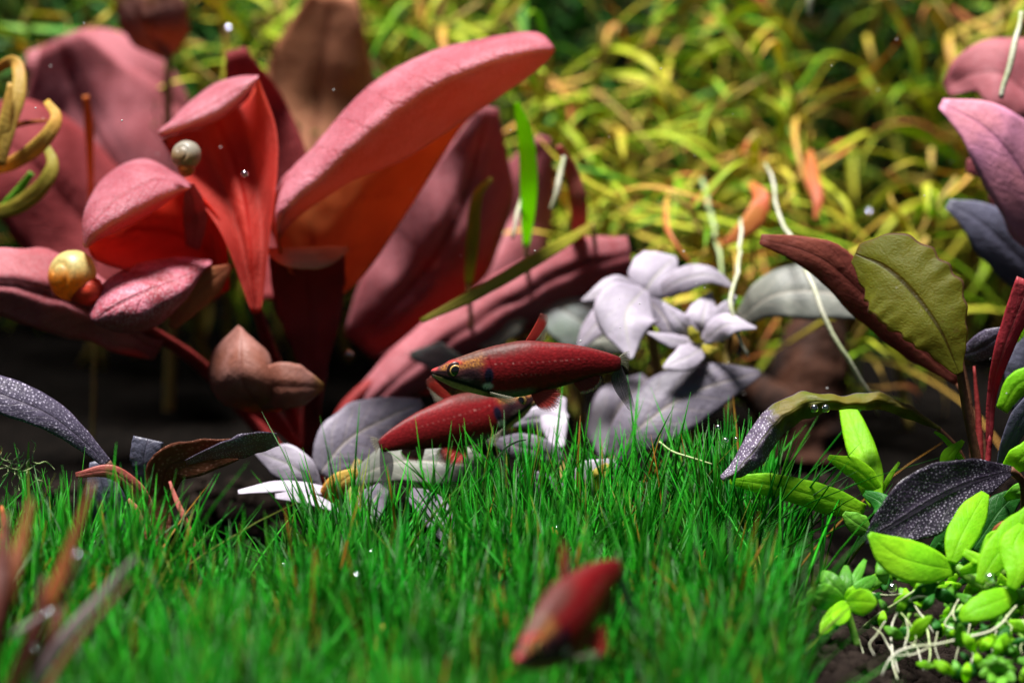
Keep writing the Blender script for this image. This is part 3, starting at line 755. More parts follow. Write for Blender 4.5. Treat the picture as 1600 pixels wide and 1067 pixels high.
# single blurred ribbon leaves standing in front of the thicket, each on its own runner
def runner(name, label, cat, pts, widths, mat, root_px, d0, grp=None, bulge=0.06, stem=STEMOL, sr=4):
    b0 = P(root_px, 620, d0); b0.z = float(ground_z(b0.x, b0.y))
    r = thing(name, label, cat, b0, grp)
    bp = np.array(b0)
    S0 = to_world(np.array([pts[0]], dtype=float))[0]
    Wp = np.array([bp, bp * 0.6 + S0 * 0.4 + np.array([0.1, 0.1, 0.3]), S0])
    tt = np.linspace(0, 1, 12)[:, None]
    Wc = (1 - tt) ** 2 * Wp[0] + 2 * tt * (1 - tt) * Wp[1] + tt ** 2 * Wp[2]
    Vv, Ff, uv = tube_geo(Wc, [sr * d0 / FPX, sr * 0.7 * d0 / FPX], 7)
    mesh_obj('stem', Vv, Ff, stem, r, b0, uvs=uv)
    leaf(pts, widths, [mat, mat], r, b0, bulge=bulge)
    return r


runner('ribbon_leaf_plant', 'long olive ribbon leaf slanting up behind the sharp red fish', 'aquatic plant',
       [(925, 352, 50.0), (860, 392, 48), (760, 450, 47), (658, 502, 46.4)], [10, 20, 21, 18, 8], OLIVEBL, 960, 54, sr=5)
runner('ribbon_leaf_plant', 'green and cream ribbon leaf hanging below the tip of the long pink leaf', 'aquatic plant',
       [(822, 385, 50), (826, 300, 49), (822, 220, 48.6), (806, 160, 48.2)], [10, 24, 28, 26, 10], LIME, 830, 54, sr=5)
runner('ribbon_leaf_plant', 'upright olive ribbon leaf with a bent tip in front of dusky pink leaves', 'aquatic plant',
       [(732, 445, 50), (738, 380, 49.4), (745, 310, 49), (768, 278, 49)], [12, 20, 20, 18, 8], OLIVEBL, 738, 52, sr=5)
runner('ribbon_leaf_plant', 'curved orange leaf with a pointed lower end above the pale leaves', 'aquatic plant',
       [(1172, 285, 52), (1190, 312, 51.6), (1172, 350, 51.4), (1130, 382, 51.2)], [10, 28, 36, 26, 6], EMBER, 1180, 56, sr=3)
runner('ribbon_leaf_plant', 'forked ember orange shoot hanging in the dark gap of the thicket', 'aquatic plant',
       [(1265, 235, 54), (1270, 280, 53), (1278, 310, 52.6), (1274, 345, 52.4)], [10, 20, 22, 16, 6], EMBER, 1270, 58, sr=3)
runner('ribbon_leaf_plant', 'pink tipped stub beside a white root right of the long pink leaf', 'aquatic plant',
       [(900, 400, 51), (905, 330, 50), (893, 270, 49.8), (872, 228, 49.6)], [16, 24, 26, 22, 10], CORAL, 905, 54, sr=5)
runner('ribbon_leaf_plant', 'small ember red leaf stub in front of the dusky left leaves', 'aquatic plant',
       [(143, 330, 52), (141, 250, 51), (139, 195, 50.6), (134, 150, 50.4)], [8, 9, 12, 16, 10], EMBER, 140, 53, sr=3)

# white hanging roots
def root(label, pts, radii, mat=ROOTW, grp='pale roots hanging from the thicket'):
    b0 = P(*pts[0]); return tag(tube('root', pts, radii, mat, None, b0, n=22, jig=0.06), label, 'root', grp)


root('long white root running down past the pale leaf to the arched leaf', [(1196, 255, 51), (1222, 340, 49), (1262, 430, 47), (1300, 520, 46.5), (1340, 585, 46.5), (1372, 650, 47)], [6, 7, 8, 9, 8, 5])
root('white root crossing behind the small lavender leaves', [(1157, 340, 50), (1156, 420, 48), (1140, 470, 47.2), (1155, 525, 47), (1168, 560, 47)], [6, 7, 8, 7, 4])
root('pale green root hanging straight above the lavender leaves', [(1098, 280, 54), (1112, 340, 53), (1124, 400, 52), (1128, 440, 51.5)], [9, 10, 8, 5], ROOTG)
root('short thick white root below the tip of the long pink leaf', [(882, 245, 49.6), (872, 290, 49.4), (862, 328, 49.4)], [8, 11, 8])
root('short white root end beside the dusky pink leaf', [(815, 300, 49.4), (808, 335, 49.2), (802, 372, 49)], [6, 9, 6])
root('blurred white root in front of the purple leaf at the top right', [(1596, 20, 47), (1580, 90, 46.6), (1566, 150, 46.4)], [8, 12, 9])
root('white root fragment at the top edge above the orange leaves', [(1266, -20, 52), (1267, 5, 52), (1269, 22, 52)], [11, 13, 7])

# ------------------------------------------------------------------ pale lavender plants
def base_at(px, d):
    b0 = P(px, 650, d); b0.z = float(ground_z(b0.x, b0.y)); return b0


B = base_at(1010, 48.5)
pa = thing('pale_leaf_plant', 'white and lavender leaved sprig behind the tail of the sharp fish', 'aquatic plant', B)
tube('stem', [(1015, 760, 49.5), (1035, 640, 49.3), (1020, 540, 49.0), (1006, 462, 48.4)], [10, 10, 9, 6], STEMOL, pa, B)
for pts, wd, m, tl in (([(1004, 462, 48.0), (1022, 434, 48.2), (1056, 402, 48.6)], [16, 70, 90, 84, 50, 6], PALE, 0.0),
                       ([(1006, 452, 47.8), (978, 492, 47.2), (986, 562, 46.8)], [20, 92, 108, 80, 38, 4], PALE, -0.15),
                       ([(1000, 458, 48), (960, 452, 47.8), (908, 470, 47.6)], [10, 34, 44, 36, 18, 3], PALE, 0.5),
                       ([(1018, 470, 48.2), (1060, 440, 47.9), (1108, 430, 47.8), (1150, 452, 47.8)], [8, 30, 40, 34, 18, 3], PALE, -0.5),
                       ([(1010, 465, 48.1), (1040, 500, 47.6), (1052, 545, 47.4)], [8, 34, 40, 24, 3], LAV, 0.2),
                       ([(998, 470, 48.2), (940, 500, 48.2), (900, 548, 48)], [10, 40, 46, 30, 3], PALE, 0.3),
                       ([(1000, 540, 49), (940, 530, 48.8), (896, 548, 48.8)], [12, 44, 40, 18, 3], PALEG, 0.4)):
    leaf(pts, wd, [m, PALEUND], pa, B, bulge=0.2, tilt=tl, wave=0.07, wavef=2.2, wobble=0.02, nv=30)
B = base_at(1100, 48)
pb = thing('pale_leaf_plant', 'small lavender sprig with a green heart right of the fish tail', 'aquatic plant', B)
tube('stem', [(1090, 760, 49.0), (1085, 640, 48.6), (1095, 560, 48.0), (1096, 528, 47.6)], [7, 7, 6, 5], STEMOL, pb, B)
for pts, wd, tl in (([(1096, 530, 47.6), (1098, 498, 47.6), (1110, 456, 47.9)], [10, 48, 62, 50, 26, 3], 0.0),
                    ([(1094, 534, 47.5), (1066, 508, 47.2), (1036, 474, 47.2)], [8, 28, 34, 22, 3], 0.3),
                    ([(1100, 534, 47.3), (1136, 508, 47), (1182, 512, 46.9)], [8, 34, 42, 32, 14, 3], -0.6),
                    ([(1104, 540, 47.2), (1075, 558, 46.8), (1036, 574, 46.6)], [8, 36, 42, 28, 4], 0.5),
                    ([(1098, 532, 47.5), (1128, 490, 47.7), (1150, 462, 47.9)], [6, 24, 30, 20, 3], 0.1),
                    ([(1092, 540, 47.2), (1050, 532, 47.0), (1012, 520, 47.0)], [6, 22, 24, 14, 3], 0.5)):
    leaf(pts, wd, [PALE, PALEUND], pb, B, bulge=0.15, tilt=tl, wave=0.07, wavef=2.2, wobble=0.02, nv=30)
leaf([(1096, 538, 47.2), (1085, 525, 47.0), (1078, 510, 47.0)], [8, 20, 6], [OLIVEBL, OLIVEBL], pb, B, bulge=0.05)
leaf([(1096, 540, 47.1), (1110, 548, 46.9), (1122, 546, 46.8)], [8, 16, 6], [OLIVEBL, OLIVEBL], pb, B, bulge=0.05)
B = base_at(1190, 50)
pc = thing('pale_leaf_plant', 'single broad pale green white leaf crossed by the long root', 'aquatic plant', B)
tube('stem', [(1150, 760, 50), (1140, 640, 49.5), (1138, 540, 49.6), (1155, 498, 48.8)], [8, 8, 7, 5], STEMOL, pc, B)
leaf([(1152, 502, 48.8), (1210, 462, 48.4), (1290, 458, 48.3), (1388, 494, 48.2)], [18, 70, 92, 66, 8], [PALEG, PALEUND], pc, B, bulge=0.35, tilt=-0.6)
B = base_at(1050, 46.5)
pd = thing('pale_leaf_plant', 'broad dusky lavender leaf with a light midrib low behind the grass', 'aquatic plant', B)
tube('stem', [(950, 790, 46.5), (945, 740, 46.6), (958, 715, 46.7)], [7, 7, 6], STEMOL, pd, B)
leaf([(950, 722, 46.7), (1000, 668, 46.6), (1080, 615, 46.9), (1188, 582, 47.4)], [20, 88, 110, 76, 10], [LAV, PALEUND], pd, B, bulge=0.3, tilt=-0.4, wave=0.06, wavef=3)
leaf([(955, 730, 47.5), (960, 650, 48.5), (1010, 590, 49.3)], [16, 80, 80, 20], [LAV, PALEUND], pd, B, bulge=0.3, wave=0.06, wavef=2.2, wobble=0.025)
B = base_at(870, 52)
pe = thing('pale_leaf_plant', 'blurred grey green leaves right above the back of the sharp fish', 'aquatic plant', B)
tube('stem', [(850, 720, 52), (845, 620, 51.8), (830, 520, 51.4), (845, 455, 51)], [9, 9, 8, 6], STEMOL, pe, B)
leaf([(842, 450, 51), (795, 475, 50.8), (755, 545, 50.6)], [20, 76, 84, 20], [PALEG, PALEUND], pe, B, bulge=0.3, wave=0.06, wavef=2.2, wobble=0.025)
leaf([(845, 460, 51), (895, 495, 50.6), (980, 545, 50.4)], [24, 96, 104, 20], [GREYG, PALEUND], pe, B, bulge=0.3, tilt=-0.2)
leaf([(730, 570, 50), (690, 560, 49.8), (640, 555, 49.8)], [10, 50, 10], [GREYG, PALEUND], pe, B, bulge=0.2, wave=0.06, wavef=2.2, wobble=0.025)
B = base_at(560, 46)
pf = thing('pale_leaf_plant', 'sprawling grey white leaves lying behind the grass under the fish', 'aquatic plant', B)
tube('stem', [(560, 850, 44.5), (555, 790, 45), (548, 750, 45.4), (560, 720, 45.6)], [9, 9, 8, 6], STEMOL, pf, B)
leaf([(500, 740, 45.8), (540, 690, 46.2), (600, 655, 46.8), (660, 628, 47.2)], [30, 88, 96, 66, 12], [LAV, PALEUND], pf, B, bulge=0.3, wave=0.06, wavef=2.2, wobble=0.025)
leaf([(548, 752, 45.2), (620, 722, 44.9), (700, 724, 44.8), (790, 738, 44.8)], [20, 60, 76, 60, 10], [PALEG, PALEUND], pf, B, bulge=0.35, tilt=-0.5)
leaf([(500, 770, 45), (460, 730, 45), (400, 705, 45.4)], [14, 52, 60, 10], [PALE, PALEUND], pf, B, bulge=0.25, wave=0.06, wavef=2.2, wobble=0.025)
leaf([(530, 770, 44.4), (450, 760, 44.2), (372, 768, 44)], [10, 18, 18, 6], [PALE, PALEUND], pf, B, bulge=0.1, tilt=0.9)
leaf([(430, 775, 43.8), (480, 778, 43.6), (535, 800, 43.4)], [8, 20, 18, 6], [PALE, PALEUND], pf, B, bulge=0.1, tilt=-0.9)
leaf([(500, 800, 44.4), (525, 760, 44.2), (560, 735, 44.2)], [10, 34, 34, 10], [AMBER, TAN], pf, B, bulge=0.15)
leaf([(600, 760, 44.2), (570, 800, 43.4), (545, 850, 42.9)], [20, 56, 48, 10], [LAV, PALEUND], pf, B, bulge=0.2, wave=0.06, wavef=2.2, wobble=0.025)
leaf([(640, 770, 44), (680, 800, 43.2), (700, 850, 42.7)], [20, 50, 44, 10], [LAV, PALEUND], pf, B, bulge=0.2, wave=0.06, wavef=2.2, wobble=0.025)
B = base_at(880, 46)
pg = thing('pale_leaf_plant', 'white pointed leaf showing under the pelvic fin of the sharp fish', 'aquatic plant', B)
tube('stem', [(870, 800, 45.6), (878, 740, 45.8), (880, 690, 46)], [7, 7, 5], STEMOL, pg, B)
leaf([(878, 690, 46), (850, 655, 46.2), (800, 662, 46.2)], [16, 44, 36, 8], [PALE, PALEUND], pg, B, bulge=0.15, wave=0.06, wavef=2.2, wobble=0.025)
leaf([(872, 700, 45.8), (866, 650, 46.2), (880, 620, 46.6)], [20, 40, 46, 10], [PALE, PALEUND], pg, B, bulge=0.15, wave=0.06, wavef=2.2, wobble=0.025)
leaf([(880, 720, 45.6), (820, 700, 45.6), (770, 690, 45.8)], [16, 50, 44, 8], [LAV, PALEUND], pg, B, bulge=0.15, wave=0.06, wavef=2.2, wobble=0.025)
B = base_at(920, 45.2)
ph = thing('pale_leaf_plant', 'pale pink leaf and olive leaf half hidden in the grass', 'aquatic plant', B)
tube('stem', [(910, 850, 44.6), (905, 800, 44.6), (902, 780, 44.6)], [6, 6, 5], STEMOL, ph, B)
leaf([(890, 800, 44.5), (915, 760, 44.3), (962, 722, 44.4)], [14, 60, 66, 14], [PALE, PALEUND], ph, B, bulge=0.2, wave=0.06, wavef=2.2, wobble=0.025)
leaf([(925, 780, 44.3), (938, 750, 44), (950, 725, 44)], [10, 34, 36, 10], [OLIVEBL, OLIVEBL], ph, B, bulge=0.15)
leaf([(900, 800, 44.3), (850, 760, 44.2), (810, 740, 44.2)], [14, 44, 40, 10], [LAV, PALEUND], ph, B, bulge=0.2, wave=0.06, wavef=2.2, wobble=0.025)

# ------------------------------------------------------------------ dotted dark leaved plants on the left
B = base_at(190, 43.2)
bl = thing('dotted_leaf_plant', 'slate purple dotted leaf slanting down from the left edge', 'aquatic plant', B)
leaf([(172, 728, 42.2), (110, 672, 42.0), (60, 640, 41.9), (-40, 600, 41.8)], [14, 34, 50, 60, 50], [SLATE, BROWNUND], bl, B, bulge=0.12, tilt=0.45, wave=0.03)
tube('leaf_stalk', [(168, 722, 42.2), (200, 770, 42.4), (215, 830, 42.6)], [6, 6, 6], STEMBR, bl, B)
b2 = thing('dotted_leaf_plant', 'small slate blue leaf with a torn tip on a pink stalk', 'aquatic plant', B + Vector((0.4, 0.3, 0)))
leaf([(232, 770, 42.9), (225, 720, 42.8), (232, 686, 42.8)], [10, 32, 46, 48], [SLATEP, SLATEP], b2, B + Vector((0.4, 0.3, 0)), bulge=0.1, wave=0.06)
tube('leaf_stalk', [(231, 768, 42.9), (240, 800, 42.9), (248, 850, 42.9)], [6, 6, 6], CORAL, b2, B + Vector((0.4, 0.3, 0)))
b3 = thing('dotted_leaf_plant', 'bent leaf with brown underside and frosted dotted tip on the left', 'aquatic plant', B + Vector((0.8, 0, 0)))
BB = B + Vector((0.8, 0, 0))
leaf([(258, 850, 41.9), (252, 780, 41.9), (262, 730, 41.8), (310, 715, 41.7), (370, 702, 41.7)], [12, 40, 62, 56, 34], [BROWNUND, SLATE], b3, BB, bulge=-0.05, tilt=0.2, wave=0.06, wavef=6)
leaf([(290, 722, 41.6), (330, 708, 41.5), (375, 698, 41.4), (412, 690, 41.5), (434, 686, 41.7)], [8, 16, 26, 36, 34, 22], [SLATE, BROWNUND], b3, BB, bulge=0.02, tilt=0.7, wave=0.2, wavef=4)
b4 = thing('dotted_leaf_plant', 'dusky blue purple leaf standing behind the left grass', 'aquatic plant', B + Vector((-0.2, 0.5, 0)))
BB = B + Vector((-0.2, 0.5, 0))
leaf([(172, 880, 42.9), (176, 820, 42.9), (160, 760, 42.8), (150, 720, 42.8)], [12, 56, 64, 20], [SLATEP, SLATEP], b4, BB, bulge=0.15)
b5 = thing('curled_leaf_shoot', 'coral pink curled shoot arching left over the grass', 'aquatic plant', B + Vector((0.5, -0.5, 0)))
BB = B + Vector((0.5, -0.5, 0))
leaf([(242, 860, 41.6), (232, 800, 41.6), (212, 764, 41.5), (172, 736, 41.4), (118, 742, 41.3)], [10, 20, 26, 22, 8], [CORAL, REDSTALK], b5, BB, bulge=0.12)
leaf([(238, 860, 41.8), (222, 810, 41.8), (200, 780, 41.8)], [8, 16, 6], [CORAL, REDSTALK], b5, BB, bulge=0.1)
b6 = thing('grass_blade', 'thin coral orange blade bent in the left grass', 'blade', B + Vector((1.2, -1.0, 0)))
leaf([(308, 860, 40.6), (290, 815, 40.6), (275, 780, 40.7), (265, 752, 40.8)], [8, 9, 9, 4], [CORAL, CORAL], b6, B + Vector((1.2, -1.0, 0)), bulge=0.02)

# ------------------------------------------------------------------ dotted and wavy plants on the right
B = base_at(1520, 43)
c1 = thing('wavy_leaf_plant', 'olive green leaf with a ruffled dark rim on a brown stalk', 'aquatic plant', B)
leaf([(1499, 584, 42.3), (1468, 515, 42.4), (1426, 456, 42.6), (1384, 418, 42.8), (1336, 396, 43.0)], [12, 62, 112, 142, 142, 112, 30], [OLIVEL, REDBROWN], c1, B, bulge=0.10,
     tilt=0.1, wave=0.14, wavef=9, dw=0.3, nu=25, nv=110, thick=0.03)
tube('leaf_stalk', [(1498, 570, 42.6), (1510, 640, 42.7), (1526, 720, 42.8), (1535, 800, 42.9)], [6, 7, 8, 8], STEMBR, c1, B, n=24)
c2 = thing('wavy_leaf_plant', 'red brown leaf stretching left behind the olive ruffled leaf', 'aquatic plant', B + Vector((0.1, 1.4, 0)))
BB = B + Vector((0.1, 1.4, 0))
leaf([(1500, 600, 45), (1420, 530, 44.8), (1350, 460, 44.6), (1280, 402, 44.4), (1188, 374, 44.2)], [10, 54, 72, 60, 16], [REDBROWN, BURG], c2, BB, bulge=0.15, tilt=0.2, wave=0.07, wavef=4)
tube('leaf_stalk', [(1498, 598, 45), (1530, 680, 45), (1545, 770, 45)], [6, 7, 8], STEMBR, c2, BB)
c3 = thing('wavy_leaf_plant', 'arched olive leaf drooping to a purple dotted tip over the grass', 'aquatic plant', B + Vector((-0.3, 0.2, 0)))
BB = B + Vector((-0.3, 0.2, 0))
loft([[(1470, 668, 43.0), (1420, 634, 42.9), (1370, 614, 42.8), (1310, 618, 42.7), (1250, 613, 42.6), (1205, 632, 42.5), (1176, 668, 42.3), (1150, 712, 42.1), (1124, 744, 42.0)],
      [(1470, 671, 42.9), (1420, 644, 42.8), (1370, 629, 42.7), (1315, 628, 42.5), (1262, 632, 42.4), (1220, 652, 42.3), (1192, 684, 42.1), (1166, 722, 41.9), (1128, 750, 41.9)],
      [(1470, 675, 43.0), (1420, 655, 43.0), (1372, 642, 42.9), (1320, 640, 42.8), (1275, 646, 42.7), (1232, 672, 42.6), (1208, 700, 42.4), (1184, 732, 42.1), (1132, 754, 41.9)]],
     [SLATE, ARCH], c3, BB, nu=17, nv=90, thick=0.03, wobble=0.09, wf=4.2)
tube('leaf_stalk', [(1466, 670, 43), (1500, 710, 43), (1525, 790, 43)], [5, 6, 7], STEMBR, c3, BB)
c4 = thing('dotted_leaf_plant', 'dark purple leaf covered in white dots leaning over the bright green leaves', 'aquatic plant', B + Vector((0.2, -0.8, 0)))
BB = B + Vector((0.2, -0.8, 0))
leaf([(1582, 734, 41.4), (1520, 752, 41.0), (1455, 782, 40.8), (1400, 815, 40.7), (1350, 846, 40.7)], [14, 66, 98, 104, 74, 8], [PURPLE, PURPLE], c4, BB, bulge=-0.12, tilt=0.02,
     wave=0.04, wavef=4, nu=21, nv=44)
tube('leaf_stalk', [(1580, 734, 41.4), (1600, 760, 41.8), (1600, 830, 42.2)], [6, 7, 7], STEMBR, c4, BB)
c5 = thing('purple_leaf_plant', 'big blurred orchid purple leaves at the upper right edge', 'aquatic plant', B + Vector((1.6, 4.5, 0)))
BB = B + Vector((1.6, 4.5, 0))
leaf([(1680, 420, 47.5), (1610, 290, 47), (1545, 205, 46.8), (1470, 162, 46.8)], [40, 130, 130, 96, 16], [ORCHID, BURG], c5, BB, bulge=0.4, tilt=0.4, wave=0.08, wavef=2, thick=0.05)
leaf([(1680, 260, 50), (1600, 140, 50), (1530, 110, 50), (1480, 140, 50)], [80, 150, 120, 20], [ROSE, BURG], c5, BB, bulge=0.4, tilt=0.5, thick=0.05, wobble=0.2)
leaf([(1660, 390, 49), (1570, 270, 49), (1510, 260, 49)], [60, 120, 20], [ROSE, BURG], c5, BB, bulge=0.3, thick=0.05)
tube('stem', [(1690, 440, 47.6), (1700, 560, 47.6), (1690, 720, 47.4)], [9, 10, 11], STEMRED, c5, BB)
c6 = thing('dotted_leaf_plant', 'blurred slate blue leaf below the orchid purple leaves', 'aquatic plant', B + Vector((1.5, 5.0, 0)))
BB = B + Vector((1.5, 5.0, 0))
leaf([(1660, 470, 48.5), (1590, 400, 48.2), (1530, 345, 48), (1480, 318, 48)], [50, 90, 80, 16], [SLATEP, SLATEP], c6, BB, bulge=0.25, tilt=0.2)
tube('leaf_stalk', [(1655, 465, 48.5), (1680, 600, 48.5), (1680, 720, 48.5)], [7, 8, 8], STEMBR, c6, BB)
c7 = thing('red_stalk_plant', 'bright red leaf stalk rising along the right edge', 'aquatic plant', B + Vector((0.4, 0.3, 0)))
BB = B + Vector((0.4, 0.3, 0))
leaf([(1545, 700, 43.3), (1550, 620, 43.2), (1568, 545, 43.0), (1610, 440, 42.8)], [10, 16, 34, 46], [REDSTALK, REDSTALK], c7, BB, bulge=0.15)
tube('leaf_stalk', [(1546, 680, 43.3), (1542, 760, 43.3), (1545, 830, 43.2)], [4, 5, 6], REDSTALK, c7, BB)
tube('leaf_stalk', [(1522, 572, 43.6), (1530, 680, 43.5), (1530, 800, 43.3)], [2, 6, 8], STEMRED, c7, BB)
c8 = thing('dotted_leaf_plant', 'small frosted grey leaf tucked behind the olive ruffled leaf', 'aquatic plant', B + Vector((0.2, 0.9, 0)))
BB = B + Vector((0.2, 0.9, 0))
leaf([(1500, 556, 44.2), (1530, 545, 44), (1575, 515, 43.8)], [12, 40, 44, 10], [SLATE, BROWNUND], c8, BB, bulge=0.1)
tube('leaf_stalk', [(1500, 556, 44.2), (1515, 640, 44.2), (1525, 780, 44.2)], [5, 6, 6], STEMBR, c8, BB)
leaf([(1580, 640, 44.4), (1600, 570, 44.4), (1625, 520, 44.4)], [14, 60, 40], [SLATEP, SLATEP], c8, BB, bulge=0.1)
c9 = thing('dotted_leaf_plant', 'dark slate leaf lying in the shade at the right edge', 'aquatic plant', B + Vector((0.9, -0.2, 0)))
BB = B + Vector((0.9, -0.2, 0))
leaf([(1560, 735, 42.6), (1582, 680, 42.4), (1625, 610, 42.2)], [10, 26, 40, 20], [SLATEP, PURPLE], c9, BB, bulge=0.1)

# ------------------------------------------------------------------ bright green plants, lower right
B = base_at(1340, 43.4)
g1 = thing('green_leaf_plant', 'bright lime plant with an upright leaf behind the right end of the lawn', 'aquatic plant', B)
leaf([(1368, 790, 42.7), (1352, 720, 43.0), (1335, 670, 43.4), (1322, 632, 43.8)], [20, 46, 46, 40, 24], [LIME, LIME], g1, B, bulge=0.12)
leaf([(1376, 770, 42.8), (1340, 735, 42.7), (1294, 714, 42.6)], [12, 34, 30, 8], [LIME, LIME], g1, B, bulge=0.1)
leaf([(1350, 800, 42.7), (1250, 768, 42.6), (1190, 755, 42.6), (1140, 750, 42.6)], [26, 46, 40, 36, 12], [LIME, LIME], g1, B, bulge=0.15)
leaf([(1375, 775, 42.9), (1390, 745, 42.9), (1405, 722, 43)], [6, 9, 4], [LIME, LIME], g1, B, bulge=0.02)
leaf([(1360, 830, 41.8), (1335, 815, 41.8), (1318, 802, 41.8)], [12, 36, 30, 8], [MIDG, MIDG], g1, B, bulge=0.1)
leaf([(1385, 835, 42), (1380, 790, 42.2), (1350, 770, 42.4)], [10, 40, 10], [DARKG, DARKG], g1, B, bulge=0.1)
tube('stem', [(1372, 780, 43), (1380, 830, 42.8), (1390, 890, 42.4)], [6, 7, 7], STEMGR, g1, B)
B = base_at(1500, 40.5)
g2 = thing('green_leaf_plant', 'bright lime sprig with broad pointed leaves at the lower right', 'aquatic plant', B)
tube('stem', [(1490, 882, 40.2), (1530, 912, 40.0), (1575, 925, 39.8), (1640, 935, 39.8)], [8, 9, 9, 9], STEMGR, g2, B)
leaf([(1492, 890, 40.2), (1455, 885, 39.8), (1400, 868, 39.6), (1358, 833, 39.5)], [18, 56, 66, 52, 8], [LIME, MIDG], g2, B, bulge=0.2, tilt=0.55)
leaf([(1486, 880, 40.1), (1500, 842, 40.3), (1522, 800, 40.7), (1540, 770, 41.0)], [14, 46, 52, 44, 14], [LIME, LIME], g2, B, bulge=0.12)
leaf([(1500, 895, 40), (1530, 880, 39.9), (1505, 862, 40)], [10, 26, 10], [LIME, LIME], g2, B, bulge=0.08)
leaf([(1590, 925, 39.7), (1560, 938, 39.3), (1520, 955, 39.1), (1500, 968, 39.1)], [12, 40, 46, 36, 10], [LIME, MIDG], g2, B, bulge=0.15, tilt=0.55)
leaf([(1530, 912, 39.6), (1555, 870, 39.8), (1590, 830, 40.1), (1620, 790, 40.4)], [14, 50, 56, 20], [LIME, LIME], g2, B, bulge=0.15)
leaf([(1580, 920, 39.3), (1590, 890, 39.4), (1585, 850, 39.6), (1600, 820, 39.8)], [14, 44, 50, 18], [LIME, LIME], g2, B, bulge=0.15)
leaf([(1525, 905, 40.2), (1545, 850, 40.6), (1560, 838, 40.6), (1600, 838, 40.6)], [8, 20, 22, 8], [LIME, LIME], g2, B, bulge=0.1)
leaf([(1560, 925, 39.9), (1530, 895, 40.2), (1535, 880, 40.3)], [10, 30, 10], [MIDG, MIDG], g2, B, bulge=0.1)
B = base_at(1560, 42.2)
g3 = thing('green_leaf_plant', 'cluster of lime leaf tips among the red stalks at the right edge', 'aquatic plant', B)
tube('stem', [(1560, 790, 42.5), (1565, 840, 42.4), (1570, 900, 42.2)], [6, 7, 7], STEMGR, g3, B)
leaf([(1500, 760, 42.8), (1480, 720, 42.7), (1505, 688, 42.7)], [8, 22, 24, 6], [LIME, LIME], g3, B, bulge=0.08)
leaf([(1520, 740, 42.9), (1480, 690, 42.8), (1460, 675, 42.8)], [6, 10, 4], [LIME, LIME], g3, B, bulge=0.03)
leaf([(1565, 745, 42.2), (1590, 720, 42), (1620, 700, 42)], [12, 40, 40], [LIME, LIME], g3, B, bulge=0.1)
leaf([(1565, 640, 43.8), (1590, 600, 43.8), (1620, 590, 43.8)], [20, 38, 40], [LIME, LIME], g3, B, bulge=0.1)
leaf([(1600, 540, 44.4), (1590, 510, 44.4), (1610, 490, 44.4)], [20, 36, 20], [LIME, LIME], g3, B, bulge=0.1)
leaf([(1570, 780, 42.2), (1590, 768, 42), (1620, 762, 42)], [10, 26, 20], [MIDG, LIME], g3, B, bulge=0.1)
leaf([(1520, 860, 42), (1560, 800, 42.2), (1590, 770, 42.4)], [20, 66, 20], [DARKG, DARKG], g3, B, bulge=0.1)
leaf([(1450, 870, 42.4), (1490, 835, 42.4), (1530, 800, 42.4)], [14, 50, 16], [DARKG, MIDG], g3, B, bulge=0.1)
leaf([(1540, 870, 40.9), (1570, 830, 40.7), (1605, 812, 40.7)], [14, 34, 16], [TAN, TAN], g3, B, bulge=0.1)
# small round-leaved rosette
B = base_at(1318, 41)
g4 = thing('round_leaf_rosette', 'small rosette of rounded fresh green leaves beside the lawn', 'aquatic plant', B)
cx, cy, cz = 1320, 938, 39.9
tube('stem', [(cx, cy, 39.9), (1330, 975, 39.9), (1340, 1010, 39.8)], [5, 6, 6], STEMGR, g4, B)
for (tx, ty, dd, ww, mt) in ((1322, 882, 40.2, 22, MIDG), (1284, 892, 40.1, 33, MIDG), (1260, 928, 39.6, 40, MIDG), (1370, 942, 39.3, 42, LIME), (1308, 976, 39.2, 31, LIME),
                             (1368, 900, 40.1, 24, MIDG), (1352, 874, 40.4, 16, MIDG), (1282, 990, 39.4, 26, LIME), (1333, 900, 40.3, 17, LIME), (1345, 915, 40.0, 20, LIME)):
    mx, my = cx + (tx - cx) * 0.55, cy + (ty - cy) * 0.55
    leaf([(cx, cy, cz), (mx, my, (cz + dd) / 2 - 0.08), (tx, ty, dd)], [5, ww * 0.75, ww, ww * 1.02, ww * 0.8, 6], [mt, mt], g4, B, bulge=0.05, nv=20)
# low dark green leaves filling the corner
B = base_at(1540, 39.5)
g5 = thing('green_leaf_plant', 'low dark green creeping leaves among the white roots in the corner', 'aquatic plant', B)
rr = random.Random(5)
for k in range(165):
    x0 = rr.uniform(1375, 1615); y0 = rr.uniform(885, 1050); dd = 41.2 - (y0 - 890) / 130 * 2.6 + rr.uniform(-0.3, 0.3)
    if y0 > 985 and x0 < 1400 + (k % 5) * 40: continue
    a = rr.uniform(0, 6.28); l = rr.uniform(24, 56)
    mt = rr.choice([DARKG, MIDG, MIDG, LIME, LIME])
    leaf([(x0, y0, dd), (x0 + l * .5 * math.cos(a), y0 + l * .4 * math.sin(a), dd - 0.1), (x0 + l * math.cos(a), y0 + l * 0.8 * math.sin(a), dd + rr.uniform(-.2, .2))],
         [4, l * 0.36, l * 0.46, l * 0.32, 3], [mt, mt], g5, B, bulge=0.04, nv=12, nu=7, tilt=rr.uniform(-0.5, 0.5))
for pts in ([(1400, 1000, 40.2), (1440, 930, 40.3), (1480, 900, 40.4)], [(1480, 1010, 39.6), (1500, 950, 39.8), (1560, 920, 40)], [(1600, 1000, 39.2), (1570, 960, 39.4), (1540, 930, 39.6)],
            [(1430, 960, 40), (1470, 980, 39.8), (1520, 985, 39.5)]):
    tube('stem', pts, [4, 4, 3], STEMGR, g5, B)
B = base_at(1560, 37.8)
g6 = thing('round_leaf_rosette', 'small green rosette at the bottom edge on the dark soil', 'aquatic plant', B)
